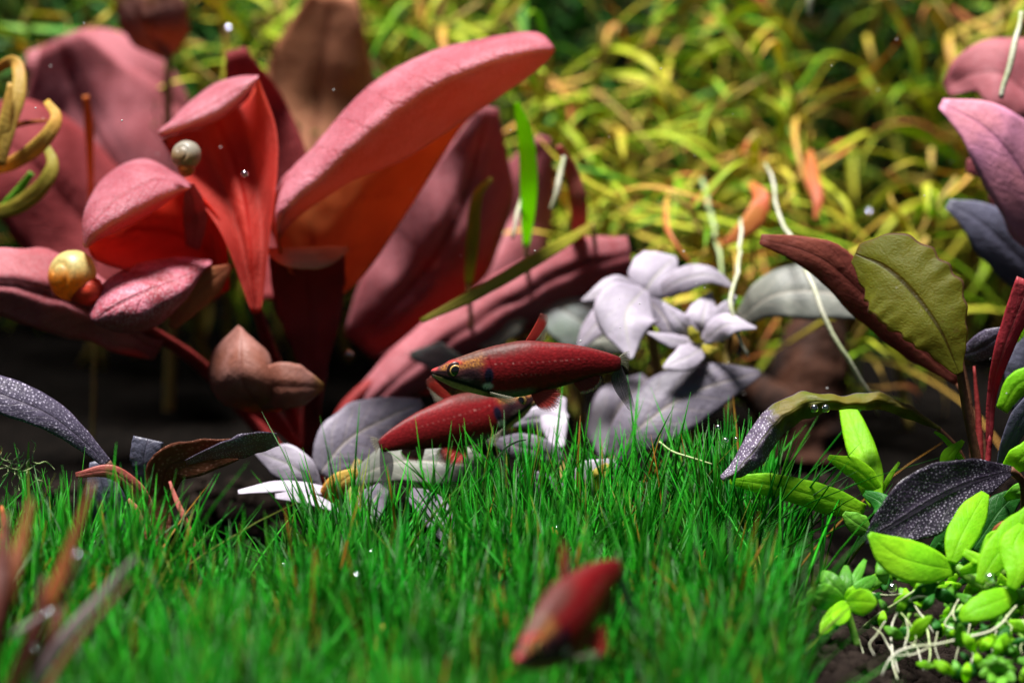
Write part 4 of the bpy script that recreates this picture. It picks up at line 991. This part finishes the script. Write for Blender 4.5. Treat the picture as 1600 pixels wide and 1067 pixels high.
for k in range(9):
    a = 0.7 * k; l = rr.uniform(24, 40)
    leaf([(1560, 1052, 37.9), (1560 + l * .5 * math.cos(a), 1052 + l * .4 * math.sin(a) - 6, 37.8), (1560 + l * math.cos(a), 1052 + l * 0.7 * math.sin(a) - 4, 37.8 - 0.25 * math.sin(a))],
         [5, l * 0.5, l * 0.62, l * 0.5, 5], [MIDG, MIDG], g6, B, bulge=0.05, nv=12, nu=7)

# roots over the soil
RG = 'white roots looping over the soil at the lower right'
def sroot(label, pts, radii, mat=ROOTW):
    return root(label, pts, radii, mat, RG)
sroot('long white root curving from the right edge down to the soil', [(1590, 945, 39.2), (1550, 985, 38.7), (1480, 1002, 38.4), (1420, 1012, 38.3), (1392, 1030, 38.2), (1378, 1056, 38.1)], [4, 5, 5, 5, 5, 3])
sroot('white root arching from the lime sprig to the soil', [(1470, 932, 40.0), (1430, 935, 39.8), (1402, 955, 39.6), (1390, 1000, 39.3), (1402, 1060, 38.4)], [4, 4, 4, 4, 2.5])
sroot('thick pale root leading from the rosette to the lime sprig', [(1350, 978, 40.6), (1380, 955, 40.3), (1415, 930, 40.1), (1445, 917, 40.1)], [5, 5, 5, 4], ROOTG)
sroot('short white root dropping from the lime stem', [(1360, 975, 40.2), (1380, 995, 39.8), (1395, 1020, 39.4), (1402, 1050, 39.0)], [3, 4, 4, 2])
sroot('pale green root standing upright between the loops', [(1438, 960, 39.7), (1448, 990, 39.4), (1450, 1020, 39.1), (1446, 1048, 38.9)], [4, 4, 3, 2], ROOTG)
sroot('thin white root hanging under the right lime leaf', [(1520, 975, 39.3), (1514, 1000, 39.1), (1520, 1025, 38.9), (1516, 1048, 38.8)], [3, 3, 3, 1.5])
sroot('thin white root forked beside the pale upright root', [(1408, 985, 39.7), (1425, 1000, 39.4), (1438, 1012, 39.2), (1442, 1050, 38.9)], [2.5, 3, 3, 1.5])
sroot('white root at the right edge below the lime leaf', [(1612, 995, 38.8), (1585, 1012, 38.6), (1568, 1028, 38.5)], [4, 4, 3])
sroot('twisted white root in the middle of the creeping leaves', [(1500, 935, 39.6), (1488, 958, 39.5), (1478, 975, 39.4), (1498, 985, 39.3), (1508, 995, 39.2)], [3, 4, 3, 3, 2])
sroot('thin pale root trailing right of the rosette', [(1362, 925, 40.5), (1385, 930, 40.3), (1410, 928, 40.3)], [3, 3, 2])
sroot('thin white root crossing low under the long root', [(1400, 1026, 38.6), (1430, 1022, 38.6), (1462, 1010, 38.7)], [2.5, 3, 2])
sroot('thin white thread root under the creeping leaves', [(1465, 985, 39.2), (1462, 1010, 39.0), (1470, 1035, 38.8)], [2.5, 2.5, 1.5])
for i, (lab, pts) in enumerate((('fine thread root at the edge of the lawn', [(1340, 1000, 40), (1350, 1020, 39.6), (1352, 1045, 39.4)]),
                                ('fine thread root near the soil granules', [(1560, 985, 39), (1552, 1010, 38.8), (1555, 1035, 38.6)]),
                                ('fine thread root below the twisted root', [(1500, 1000, 39), (1495, 1018, 38.9), (1490, 1040, 38.8)]))):
    sroot(lab, pts, [2, 2.2, 1.4])
tag(tube('root', [(1030, 690, 42.8), (1050, 705, 42.7), (1080, 715, 42.6), (1112, 725, 42.6)], [4, 4, 4, 3], ROOTG, None, P(1030, 690, 42.8)), 'yellow green root bent over the grass tips below the fish tail', 'root')
tag(tube('root', [(778, 715, 42.4), (790, 700, 42.3), (808, 690, 42.2), (822, 687, 42.2)], [3.5, 3.5, 3.5, 2], ROOTW, None, P(778, 715, 42.4)), 'short white root hooked over the grass under the fish belly', 'root')

# ------------------------------------------------------------------ rusty blades in the left foreground
B = P(30, 1067, 31.8); B.z = 0
fr = thing('red_grass_tuft', 'blurred tuft of rusty and maroon blades in the lower left corner', 'aquatic plant', B)
for pts, wd, m in (([(0, 1130, 31.8), (60, 980, 31.8), (105, 870, 32.0), (146, 752, 32.2)], [26, 38, 36, 26, 6], RUST),
                   ([(-20, 1060, 31.4), (10, 930, 31.4), (32, 850, 31.6), (48, 780, 31.8)], [36, 52, 48, 36, 8], RUST),
                   ([(20, 1130, 31.8), (80, 990, 31.8), (102, 930, 32.0), (122, 862, 32.2)], [24, 32, 28, 20, 5], MAROON),
                   ([(20, 1120, 31.6), (90, 1010, 31.7), (150, 940, 31.9), (212, 868, 32.1)], [24, 34, 32, 22, 5], MAUVE),
                   ([(50, 1110, 31.4), (110, 1015, 31.6), (160, 955, 31.8), (206, 903, 32.0)], [16, 18, 18, 14, 4], MAROON),
                   ([(-10, 1010, 31.4), (30, 985, 31.4), (60, 965, 31.6), (90, 950, 31.7)], [8, 14, 12, 4], MAUVE),
                   ([(-30, 1100, 31.2), (-12, 960, 31.2), (2, 880, 31.4), (8, 800, 31.6)], [40, 56, 48, 8], MAROON),
                   ([(10, 1140, 31.6), (30, 1050, 31.6), (60, 960, 31.7), (70, 900, 31.8)], [40, 46, 30, 8], MAROON)):
    leaf(pts, [q * 0.62 for q in wd], [m, m], fr, B, bulge=0.05, name='blade', nv=18, nu=7)
for k, (lab, pts, m) in enumerate((('small orange blade glowing at the left edge of the lawn', [(-6, 880, 39), (6, 830, 39), (2, 790, 39)], EMBER),
                                   ('orange dead blade low in the grass near the front fish nose', [(575, 1035, 36.4), (590, 1000, 36.5), (598, 975, 36.6)], AMBER),
                                   ('small orange blade in the lawn above the front fish', [(872, 855, 41), (868, 838, 41), (864, 822, 41)], AMBER),
                                   ('orange dead blade at the right of the lawn', [(1182, 935, 39.5), (1186, 905, 39.6), (1182, 880, 39.7)], EMBER))):
    b0 = P(*pts[0]); tag(leaf(pts, [5, 13, 12, 4], [m, m], None, b0, bulge=0.03, name='dead_blade', nv=10, nu=5), lab, 'blade')
# curly algae tuft
B = P(40, 790, 42)
al = thing('algae_tuft', 'curly pale green algae threads on a blade at the left edge', 'algae', B)
rr = random.Random(3)
for k in range(16):
    x0, y0 = rr.uniform(10, 60), rr.uniform(705, 740)
    pts = [(x0, y0, 42)]
    a = rr.uniform(0, 6.28)
    for q in range(4):
        a += rr.uniform(-1.1, 1.1); x0 += 11 * math.cos(a); y0 += 9 * math.sin(a); pts.append((x0, y0, 42 + rr.uniform(-.15, .15)))
    tube('thread', pts, [1.2, 1.2, 0.6], ROOTG, al, B, n=14, sides=5)
tube('stem', [(40, 800, 42), (42, 760, 42), (45, 690, 42)], [4, 4, 1], STEMGR, al, B)

# ------------------------------------------------------------------ fish
def fish_proto():
    K = 4.21 * (FPX / 42.0)                # profile units (enlarged pixels) per cm
    # upper and lower outline, enlarged-pixel coordinates of the side view
    up = np.array([(138, 458), (150, 446), (175, 436), (205, 424), (262, 390), (340, 364), (450, 326), (560, 295), (700, 268), (790, 262), (900, 274), (1050, 287), (1180, 312), (1300, 345), (1375, 372), (1392, 385)], float)
    lo = np.array([(138, 470), (150, 498), (175, 513), (205, 530), (290, 574), (400, 606), (520, 634), (640, 645), (760, 630), (870, 603), (1000, 570), (1100, 541), (1200, 508), (1300, 486), (1375, 468), (1392, 458)], float)
    ns, nr = 230, 120
    xs = 138 + (1392 - 138) * (np.linspace(0, 1, ns) ** 1.12)
    uz = np.interp(xs, up[:, 0], up[:, 1]); lz = np.interp(xs, lo[:, 0], lo[:, 1])
    for _ in range(6):
        uz[1:-1] = .25 * uz[:-2] + .5 * uz[1:-1] + .25 * uz[2:]; lz[1:-1] = .25 * lz[:-2] + .5 * lz[1:-1] + .25 * lz[2:]
    hz = (lz - uz) / 2; cz = (lz + uz) / 2
    t = (xs - 138) / 1254
    wr = np.interp(t, [0, 0.03, 0.1, 0.2, 0.35, 0.55, 0.75, 0.9, 1.0], [0.8, 0.74, 0.66, 0.62, 0.62, 0.58, 0.46, 0.34, 0.25])
    th = np.linspace(0, 2 * np.pi, nr, endpoint=False)
    V = np.zeros((ns, nr, 3)); col = np.zeros((ns, nr, 3))
    for i in range(ns):
        c, s = np.cos(th), np.sin(th)
        yy = np.sign(c) * np.abs(c) ** 0.9 * hz[i] * wr[i]; zz = np.sign(s) * np.abs(s) ** 0.95 * hz[i]
        mouth = np.zeros(nr)
        ZY = cz[i] - zz                      # enlarged-pixel row of the vertex
        # mouth slit and gill edge as real creases
        dm = np.exp(-((ZY - (474 + (xs[i] - 138) * 0.30)) / 5.0) ** 2) * (1 - sstep(195, 225, np.full(nr, xs[i])))
        gc = 470 + 60 * np.cos(np.clip((ZY - 480) / 130, -1.4, 1.4))
        dg = np.exp(-((xs[i] - gc) / 6.0) ** 2) * (np.abs(ZY - 490) < 115)
        sh = 1 - 0.10 * dm - 0.045 * dg
        V[i, :, 0] = (xs[i] - 138) / K; V[i, :, 1] = yy * sh / K; V[i, :, 2] = -(cz[i] - zz * sh - 466) / K
        # colour pattern of the skin
        h = -(ZY - cz[i]) / hz[i]            # -1 belly .. 1 back
        X = np.full(nr, xs[i])
        n1 = np.array([mnoise.noise(Vector((xs[i] * 0.03, z * 0.05, 2 if q > 0 else 5))) for z, q in zip(ZY, c)])
        n2 = np.array([mnoise.noise(Vector((xs[i] * 0.09, z * 0.11, 4 if q > 0 else 8))) for z, q in zip(ZY, c)])
        red_ = np.array([0.20, 0.0075, 0.010]); out = np.tile(red_, (nr, 1)) * (1 + 0.2 * n1[:, None])
        def blend(m, cc):
            nonlocal out
            m = np.clip(m, 0, 1)[:, None]; out = out * (1 - m) + np.array(cc) * m
        blend(0.45 * sstep(800, 1300, X), (0.22, 0.010, 0.014))
        blend(sstep(0.45, 0.8, h + 0.12 * n1) * (1 - sstep(620, 900, X)), (0.10, 0.035, 0.028))
        blend(0.6 * sstep(0.75, 0.95, h), (0.10, 0.025, 0.022))
        blend(0.75 * sstep(-0.62, -0.85, h + 0.1 * n1), (0.05, 0.008, 0.010))
        blend(sstep(-0.60, -0.82, h + 0.08 * n2) * sstep(520, 560, X) * (1 - sstep(760, 860, X)), (0.13, 0.10, 0.09))
        head = 1 - sstep(440, 520, X + 18 * n1 - 0.10 * (ZY - 440))
        blend(head, (0.10, 0.030, 0.030))
        # gold over the eye and nape
        blend(head * sstep(0.18, 0.42, h) * (1 - sstep(0.80, 0.95, h)) * (0.55 + 1.1 * n2) * sstep(185, 220, X), (0.46, 0.19, 0.04))
        blend(0.8 * head * sstep(0.15, -0.05, h) * (0.7 + 0.6 * n2), (0.035, 0.016, 0.022))
        blend(head * sstep(0.62, 0.85, h) * sstep(280, 360, X) , (0.12, 0.055, 0.040))
        # red spot over the eye
        blend(np.exp(-(((X - 300) / 45) ** 2 + ((ZY - 402) / 16) ** 2) * 1.2) * 1.2, (0.45, 0.02, 0.015))
        # dark mask behind the eye and violet gill blotch
        blend(1.3 * np.exp(-(((X - 400) / 62) ** 2 + ((ZY - 490) / 48) ** 2) ** 2) * (0.8 + 0.5 * n2), (0.030, 0.012, 0.018))
        blend(1.5 * np.exp(-(((X - 518) / 30) ** 2 + ((ZY - 488) / 55) ** 2) ** 2), (0.010, 0.008, 0.024))
        blend(0.75 * np.exp(-(((X - 350) / 60) ** 2 + ((ZY - 520) / 24) ** 2) ** 2) * (0.6 + 0.9 * n2), (0.22, 0.15, 0.14))
        # cream jaw with black stripe above it
        yj = 490 + (X - 190) * 0.335
        blend(1.2 * sstep(-2, 8, ZY - yj + 4 * n2) * (1 - sstep(440, 540, X)) * sstep(150, 170, X), (0.50, 0.27, 0.12))
        ys = 498 + (X - 225) * 0.30
        blend(1.4 * np.exp(-((ZY - ys + 3 * n2) / 13) ** 2) * sstep(205, 235, X) * (1 - sstep(520, 570, X)), (0.010, 0.007, 0.008))
        blend(1.2 * np.exp(-((ZY - 466) / 12) ** 2) * sstep(160, 180, X) * (1 - sstep(235, 255, X)), (0.020, 0.010, 0.012))
        # lips
        blend(1.2 * (1 - sstep(165, 195, X)) * sstep(462, 448, ZY), (0.45, 0.05, 0.05))
        blend((1 - sstep(150, 178, X)) * sstep(474, 484, ZY), (0.42, 0.30, 0.26))
        # silver patch behind the gill
        blend(1.5 * np.exp(-(((X - 510) / 34) ** 2 + ((ZY - 556 - 8 * n2) / 20) ** 2) ** 2) * (0.75 + 0.6 * n2), (0.62, 0.58, 0.55))
        # broken pale line along the flank
        yl = 412 - (X - 540) * 0.045
        blend(1.0 * np.exp(-((ZY - yl) / 3.2) ** 2) * sstep(520, 560, X) * (1 - sstep(1080, 1200, X)) * np.clip((np.sin(X * 0.16 + 2 * n2) - 0.1) * 1.2 * (0.4 + 1.6 * np.abs(n1)), 0, 1), (0.50, 0.20, 0.18))
        blend(0.35 * (np.exp(-((ZY - 481) / 4) ** 2)) * sstep(640, 700, X) * (1 - sstep(860, 900, X)) * (np.sin(X * 0.2) > 0.4), (0.5, 0.2, 0.18))
        blend(sstep(1340, 1390, X) * 0.5, (0.06, 0.01, 0.012))
        col[i] = np.clip(out, 0.003, 1)
    F = []
    for i in range(ns - 1):
        a = i * nr + np.arange(nr); b = i * nr + (np.arange(nr) + 1) % nr
        F += list(zip(a, a + nr, b + nr, b))
    F.append(tuple(range(nr))); F.append(tuple(range(ns * nr - 1, (ns - 1) * nr - 1, -1)))
    SK = attr_mat('red fish skin', 0.48, 0.12, 0.0, scales=0.14)
    r = thing('red_fish', '', 'fish', (0, 0, 0), 'red pencil shaped fish')
    mesh_obj('body', V.reshape(-1, 3), F, SK, r, cols=col.reshape(-1, 3))
    L = lambda zx, zy, y=0.0: ((zx - 138) / K, y / K, -(zy - 466) / K)

    # eyes
    IRIS = plain_mat('gold eye ring', (0.65, 0.42, 0.12), (0.5, 0.28, 0.08), 8, 0.3, 0.5, 0, 0.05, 0)
    PUP = plain_mat('black eye', (0.004, 0.004, 0.005), (0.006, 0.006, 0.007), 3, 0.12, 0.6, 0, 0.0, 0)
    DRK = plain_mat('dark eye surround', (0.035, 0.010, 0.012), (0.02, 0.008, 0.010), 6, 0.3, 0.4, 0, 0.05, 0)
    ix = int(np.argmin(abs(xs - 300)))
    for sgn in (-1, 1):
        half = hz[ix] * wr[ix] * 0.96
        def dome(name, rad, bulge, out, mat, parent, off=(0, 0)):
            vv, ff = [], []
            nr2, ns2 = 8, 32
            for a in range(nr2 + 1):
                rr_ = rad * math.sin(a / nr2 * math.pi / 2); hh = bulge * math.cos(a / nr2 * math.pi / 2)
                for k in range(ns2):
                    q = 2 * math.pi * k / ns2
                    vv.append(L(300 + off[0] + rr_ * math.cos(q), 455 + off[1] + rr_ * math.sin(q), sgn * (half + out + hh)))
            for a in range(nr2):
                for k in range(ns2):
                    p = a * ns2 + k; q = a * ns2 + (k + 1) % ns2
                    ff.append((p, q, q + ns2, p + ns2) if sgn > 0 else (p, p + ns2, q + ns2, q))
            return mesh_obj(name, vv, ff, mat, parent)
        e = dome('eye', 58, 15, -14, DRK, r)
        dome('iris', 39, 8, -3.5, IRIS, e)
        dome('pupil', 32.5, 8, -1.2, PUP, e)
    # fins: thin lofted webs with rays
    def fin_mat(name, c, cr, edge, a0, a1, nr_):
        b = NB(name); tc = b.N('ShaderNodeTexCoord'); sp = b.N('ShaderNodeSeparateXYZ'); b.L(tc.outputs['UV'], sp.inputs[0])
        u, v = sp.outputs[0], sp.outputs[1]
        n = b.noise(tc.outputs['Object'], 14.0)
        ray = b.rng(b.math('SINE', b.math('MULTIPLY', b.math('ADD', u, b.math('MULTIPLY', n, 0.03)), 6.2832 * nr_)), -0.3, 0.7)
        cc = b.mix(ray, c, cr); vv = b.math('ADD', v, b.math('MULTIPLY', b.math('SUBTRACT', n, 0.5), 0.25))
        cc = b.mix(b.rng(vv, 0.72, 0.92), cc, edge)
        al_ = b.math('ADD', b.math('MULTIPLY', b.rng(vv, 0.62, 0.98, 1.0, 0.12), a1), b.math('MULTIPLY', ray, a0), clamp=True)
        return b.out(cc, 0.4, 0.3, 0.4, bump=ray, bstr=0.4, bdist=0.02, alpha=al_)
    FR = fin_mat('red fin', (0.42, 0.02, 0.02), (0.66, 0.09, 0.06), (0.45, 0.10, 0.08), 0.22, 0.86, 13)
    FA = fin_mat('dark red fin', (0.16, 0.012, 0.014), (0.26, 0.03, 0.03), (0.5, 0.42, 0.36), 0.25, 0.85, 14)
    FT = fin_mat('clear tail fin', (0.40, 0.36, 0.26), (0.52, 0.48, 0.38), (0.42, 0.38, 0.32), 0.30, 0.34, 12)
    FD = fin_mat('smoky tail fin', (0.06, 0.055, 0.065), (0.12, 0.11, 0.12), (0.36, 0.35, 0.36), 0.25, 0.55, 12)
    def fin(name, rails, mat, yoff=0.0, splay=0.0, n=(15, 15), pl=None, rag=0.0):
        nu, nv = n[0] * 2 - 1, n[1]
        R = [crom(q, nv) for q in rails]          # rail: base -> outer margin
        G = np.zeros((nv, nu, 3)); rq = random.Random(len(name))
        for i in range(nv):
            row = crom([q[i] for q in R], nu)
            for j in range(nu):
                zx, zy, yy = row[j]
                if rag and i >= nv - 3: zx += rag * (i - nv + 4) * 0.33 * rq.uniform(-1, 1); zy += rag * (i - nv + 4) * 0.33 * rq.uniform(-1, 1)
                G[i, j] = L(zx, zy, yy + 1.6 * math.sin(j * 1.6))
        return sheet(name, G, [mat, mat], pl or r, None, 0.012)
    fin('dorsal_fin', [[(758, 272, 0), (795, 212, 2), (838, 138, 5), (862, 84, 6)], [(795, 268, 0), (835, 215, 0), (875, 145, 3), (905, 100, 4)],
                       [(822, 270, 0), (855, 230, -2), (890, 180, 0), (916, 138, 2)]], FR, rag=2)
    fin('dorsal_fin_web', [[(822, 272, 0), (855, 235, -2), (888, 185, 0), (916, 150, 2)], [(832, 274, 0), (856, 258, 0), (880, 240, 0), (905, 222, 0)], [(836, 276, 0), (860, 272, 0), (880, 268, 0), (898, 262, 0)]],
        FT, rag=2)
    for sgn in (-1, 1):
        q = 18 * sgn
        fin('pelvic_fin', [[(798, 618, q), (815, 655, q * 2.2), (835, 690, q * 3.2), (852, 716, q * 3.8)], [(812, 614, q), (845, 650, q * 2.4), (880, 695, q * 3.6), (902, 728, q * 4)],
                           [(824, 610, q), (870, 635, q * 2.4), (925, 670, q * 3.4), (966, 704, q * 3.8)], [(832, 604, q), (890, 605, q * 2.2), (950, 610, q * 3), (998, 622, q * 3.4)],
                           [(834, 600, q), (880, 588, q * 2), (940, 584, q * 2.6), (984, 582, q * 3)]], FR, rag=2)
        fin('pectoral_fin', [[(520, 590, sgn * 118), (570, 600, sgn * 150), (640, 615, sgn * 165), (700, 628, sgn * 170)], [(524, 598, sgn * 116), (575, 616, sgn * 150), (640, 640, sgn * 166), (690, 655, sgn * 172)],
                             [(524, 606, sgn * 112), (570, 632, sgn * 145), (620, 660, sgn * 160), (660, 676, sgn * 168)]], FT, rag=2)
    fin('anal_fin', [[(1078, 545, 0), (1095, 570, 1), (1115, 595, 2), (1135, 625, 3)], [(1120, 533, 0), (1140, 555, 0), (1165, 585, 1), (1185, 612, 2)], [(1160, 518, 0), (1190, 540, -1), (1215, 560, 0), (1240, 582, 1)],
                     [(1205, 504, 0), (1225, 515, 0), (1245, 530, 0), (1262, 545, 0)], [(1222, 498, 0), (1235, 498, 0), (1248, 500, 0), (1260, 506, 0)]], FA, rag=2)
    fin('tail_fin', [[(1378, 376, 0), (1405, 355, 6), (1430, 342, 14), (1452, 336, 22)], [(1386, 390, 0), (1412, 380, 8), (1436, 376, 18), (1456, 378, 28)], [(1390, 408, 0), (1415, 412, 8), (1436, 418, 18), (1450, 426, 28)],
                     [(1390, 425, 0), (1412, 438, 8), (1432, 455, 16), (1444, 470, 24)]], FT, rag=2)
    fin('tail_fin_lobe', [[(1390, 424, 0), (1412, 470, 6), (1446, 560, 12), (1494, 735, 20)], [(1388, 440, 0), (1400, 500, 6), (1432, 600, 12), (1482, 740, 20)],
                          [(1384, 455, 0), (1375, 520, 6), (1404, 620, 10), (1462, 740, 16)], [(1374, 466, 0), (1330, 496, 3), (1350, 590, 8), (1440, 722, 14)]], FD, rag=2)
    return r


f0 = fish_proto()
f0['label'] = 'sharp deep red fish with a dark striped head facing left above the grass'
f0.location = P(673, 581, 42.0)
f0.rotation_euler = (math.radians(-4), 0, math.radians(3))


def place_fish(label, nose, yaw, pitch, roll, sc, deep=1.0):
    r = dup_tree(f0, nose); r['label'] = label
    r.rotation_mode = 'XYZ'
    M = Matrix.Rotation(yaw, 4, 'Z') @ Matrix.Rotation(pitch, 4, 'Y') @ Matrix.Rotation(roll, 4, 'X')
    r.rotation_euler = M.to_euler(); r.scale = (sc, sc, sc * deep); return r


# local +x runs from nose to tail
place_fish('blurred red fish swimming right, half hidden behind the sharp fish', P(840, 618, 45.0), math.radians(180 + 28), math.radians(14), math.radians(14), 1.0)
place_fish('blurred red fish with a glowing snout diving left in the front grass', P(806, 1034, 31.8), math.radians(60), math.radians(-11), math.radians(-10), 0.92, 1.12)

# ------------------------------------------------------------------ snails
def snail(label, c_px, d, rad_px, shellc, shellc2, bodyc, yaw, body_dir):
    c0 = P(*c_px, d); R = rad_px * d / FPX
    sm = NB(label.split()[0] + ' snail shell')
    tc = sm.N('ShaderNodeTexCoord'); sp = sm.N('ShaderNodeSeparateXYZ'); sm.L(tc.outputs['Object'], sp.inputs[0])
    n = sm.noise(tc.outputs['Object'], 4.0)
    f = sm.rng(sm.math('ADD', sp.outputs[2], sm.math('MULTIPLY', sm.math('SUBTRACT', n, 0.5), R * 1.0)), -R * 0.15, R * 0.75)
    gl_ = sm.noise(tc.outputs['Object'], 16.0, 4.0, 0.7); SM = sm.out(sm.mix(sm.math('MULTIPLY', sm.rng(gl_, 0.5, 0.65), 0.45), sm.mix(f, shellc2, shellc), (0.22, 0.12, 0.05)), 0.35, 0.4, 0.35, bump=gl_, bstr=0.25)
    BM = plain_mat(label.split()[0] + ' snail body', bodyc, tuple(x * 0.7 for x in bodyc), 5, 0.4, 0.4, 0.3, 0.3, 0)
    r = thing('snail', label, 'snail', c0)
    # globe shaped shell with a spiral seam winding to the apex
    ax = Vector((math.cos(yaw) * 0.75, -0.62, math.sin(yaw) * 0.45)).normalized(); q = Vector((0, 0, 1)).rotation_difference(ax)
    Vv, Ff = [], []; na, nb = 40, 56
    for a in range(na + 1):
        phi = math.pi * a / na
        for k in range(nb):
            th = 2 * math.pi * k / nb
            ph_ = (phi / math.pi * 3.2 + th / (2 * math.pi)) % 1.0
            gr = math.exp(-((ph_ - 0.5) / 0.10) ** 2) * max(0.0, 1 - (phi / math.pi) / 0.62)
            sw = 1.0 + 0.10 * math.sin(th + 0.6) * math.sin(phi)
            p_ = Vector((math.sin(phi) * math.cos(th), math.sin(phi) * math.sin(th), math.cos(phi) * 0.88)) * R * sw * (1 - 0.10 * gr)
            Vv.append(tuple(q @ p_))
    for a in range(na):
        for k in range(nb):
            p0 = a * nb + k; p1 = a * nb + (k + 1) % nb
            Ff.append((p0, p0 + nb, p1 + nb, p1))
    mesh_obj('shell', Vv, Ff, SM, r)
    bx, bz = body_dir
    pts = np.array([(bx * R * 0.1, -R * 0.1, -R * 0.5), (bx * R * 0.6, -R * 0.25, bz * R * 0.5 - R * 0.3), (bx * R * 1.05, -R * 0.2, bz * R - R * 0.2), (bx * R * 1.3, -R * 0.1, bz * R * 1.2 - R * 0.2)])
    t2 = np.linspace(0, 1, 4); t3 = np.linspace(0, 1, 14)
    Wb = np.stack([np.interp(t3, t2, pts[:, i]) for i in range(3)], 1)
    Vv, Ff, uv = tube_geo(Wb, [R * 0.45, R * 0.58, R * 0.60, R * 0.52, R * 0.22], 14)
    mesh_obj('foot', Vv, Ff, BM, r, uvs=uv)
    for k in (-1, 1):
        e = Wb[-2]
        Vv, Ff, uv = tube_geo(np.array([e, e + np.array([bx * R * 0.25, -R * 0.12 * k, R * 0.2]), e + np.array([bx * R * 0.55, -R * 0.2 * k, R * 0.25])]), [R * 0.06, R * 0.03], 6)
        mesh_obj('tentacle', Vv, Ff, BM, r)
    return r


snail('yellow snail with a red foot on the speckled left leaf', (112, 434), 45.4, 40, (0.62, 0.52, 0.20), (0.80, 0.24, 0.015), (0.80, 0.07, 0.03), 2.4, (0.9, -0.35))
snail('grey small snail with an orange foot perched on the curled pink leaf', (290, 245), 45.6, 24, (0.34, 0.31, 0.25), (0.40, 0.24, 0.10), (0.95, 0.22, 0.03), 2.0, (0.1, -0.75))

# ------------------------------------------------------------------ bubbles
def bubble_mat():
    b = NB('air bubble'); gl = b.N('ShaderNodeBsdfGlossy'); gl.inputs['Roughness'].default_value = 0.12; gl.inputs['Color'].default_value = (0.95, 0.97, 1, 1)
    tp = b.N('ShaderNodeBsdfTransparent'); lw = b.N('ShaderNodeLayerWeight'); lw.inputs['Blend'].default_value = 0.55
    mx = b.N('ShaderNodeMixShader'); ge = b.N('ShaderNodeNewGeometry'); b.L(b.math('MULTIPLY', b.rng(lw.outputs['Facing'], 0.1, 0.8, 0.35, 1.0), b.math('SUBTRACT', 1.0, ge.outputs['Backfacing'])), mx.inputs[0]); b.L(tp.outputs[0], mx.inputs[1]); b.L(gl.outputs[0], mx.inputs[2])
    o = b.N('ShaderNodeOutputMaterial'); b.L(mx.outputs[0], o.inputs['Surface']); return b.m


BUB = bubble_mat()
bo = mesh_obj('bubble', I2V, I2F, BUB); bme = bo.data; bpy.data.objects.remove(bo)
bv = bme
for (x, y, d, r, lab) in ((1358, 334, 56, 8, 'round bubble glinting below the thicket at the upper right'), (382, 272, 44.5, 6, 'faint round bubble in front of the upright red leaf'),
                          (357, 48, 56, 8, 'round bubble in the dark above the red plant'), (120, 866, 31.6, 7, 'bubble on the rusty blade tip'),
                          (76, 958, 31.6, 7, 'bubble between the rusty blades'), (54, 1013, 31.6, 7, 'lowest bubble on the maroon blades'),
                          (642, 1032, 35, 7, 'bright bubble low in the front grass left of the front fish'), (321, 1034, 35, 7, 'bubble on a blade at the bottom left'),
                          (557, 900, 37, 6, 'bubble in the middle of the lawn'), (738, 970, 37, 6, 'pale bubble above the snout of the front fish'),
                          (545, 553, 47.5, 7, 'dim bubble beside the red stem'), (870, 824, 40.6, 4, 'small bubble on a grass tip above the front fish'),
                          (1122, 668, 42.2, 5, 'bubble on the tall grass tip right of the fish tail'), (1134, 688, 42.2, 5, 'second bubble just below the tall grass tip'),
                          (1272, 638, 42.3, 7, 'left droplet of the pair under the arched leaf'), (1290, 638, 42.3, 7, 'right droplet of the pair under the arched leaf'),
                          (1394, 918, 40.3, 8, 'bubble hanging on the pale root beside the rosette'), (1547, 905, 39.6, 12, 'large bubble caught in the lime sprig'),
                          (443, 884, 39, 4, 'tiny bubble in the left half of the lawn'), (1034, 895, 38, 3, 'tiny bubble right of the front fish tail'),
                          (1150, 686, 42.3, 4, 'tiny bubble beside the purple leaf tip'), (580, 862, 38.5, 4, 'tiny bubble on the left slope of the lawn')):
    o = bpy.data.objects.new('bubble', bv); C.objects.link(o); o.location = P(x, y, d)
    s = r * d / FPX; o.scale = (s, s, s); tag(o, lab, 'bubble', 'air bubbles')
rr = random.Random(21)
for k in range(11):
    x0 = rr.uniform(1380, 1600); y0 = rr.uniform(930, 985); d0 = 40.6 - (y0 - 890) / 130 * 2.4
    pts = [(x0, y0, d0)]
    for q in range(3):
        x0 += rr.uniform(-16, 16); y0 += rr.uniform(12, 26); pts.append((x0, y0, d0 - 0.25 * (q + 1)))
    root('hair thin white root thread hanging among the creeping leaves', pts, [2.6, 2.6, 1.2], rr.choice([ROOTW, ROOTG]), 'hair thin root threads in the corner')
pv, pf = [], []
for k in range(46):
    c0 = np.array(P(rr.uniform(0, 1600), rr.uniform(20, 620), rr.uniform(38, 52))); r0 = rr.uniform(0.006, 0.016); b0 = len(pv)
    for q in ICO_V: pv.append(tuple(c0 + q * r0))
    pf += [(a + b0, b + b0, c + b0) for a, b, c in ICO_F]
o = mesh_obj('floating_particles', pv, pf, plain_mat('pale particle', (0.8, 0.78, 0.74), (0.6, 0.6, 0.6), 2, 0.5, 0.3)); o['kind'] = 'stuff'
bme.polygons.foreach_set('use_smooth', [True] * len(bme.polygons))
print('objects', len(bpy.data.objects))
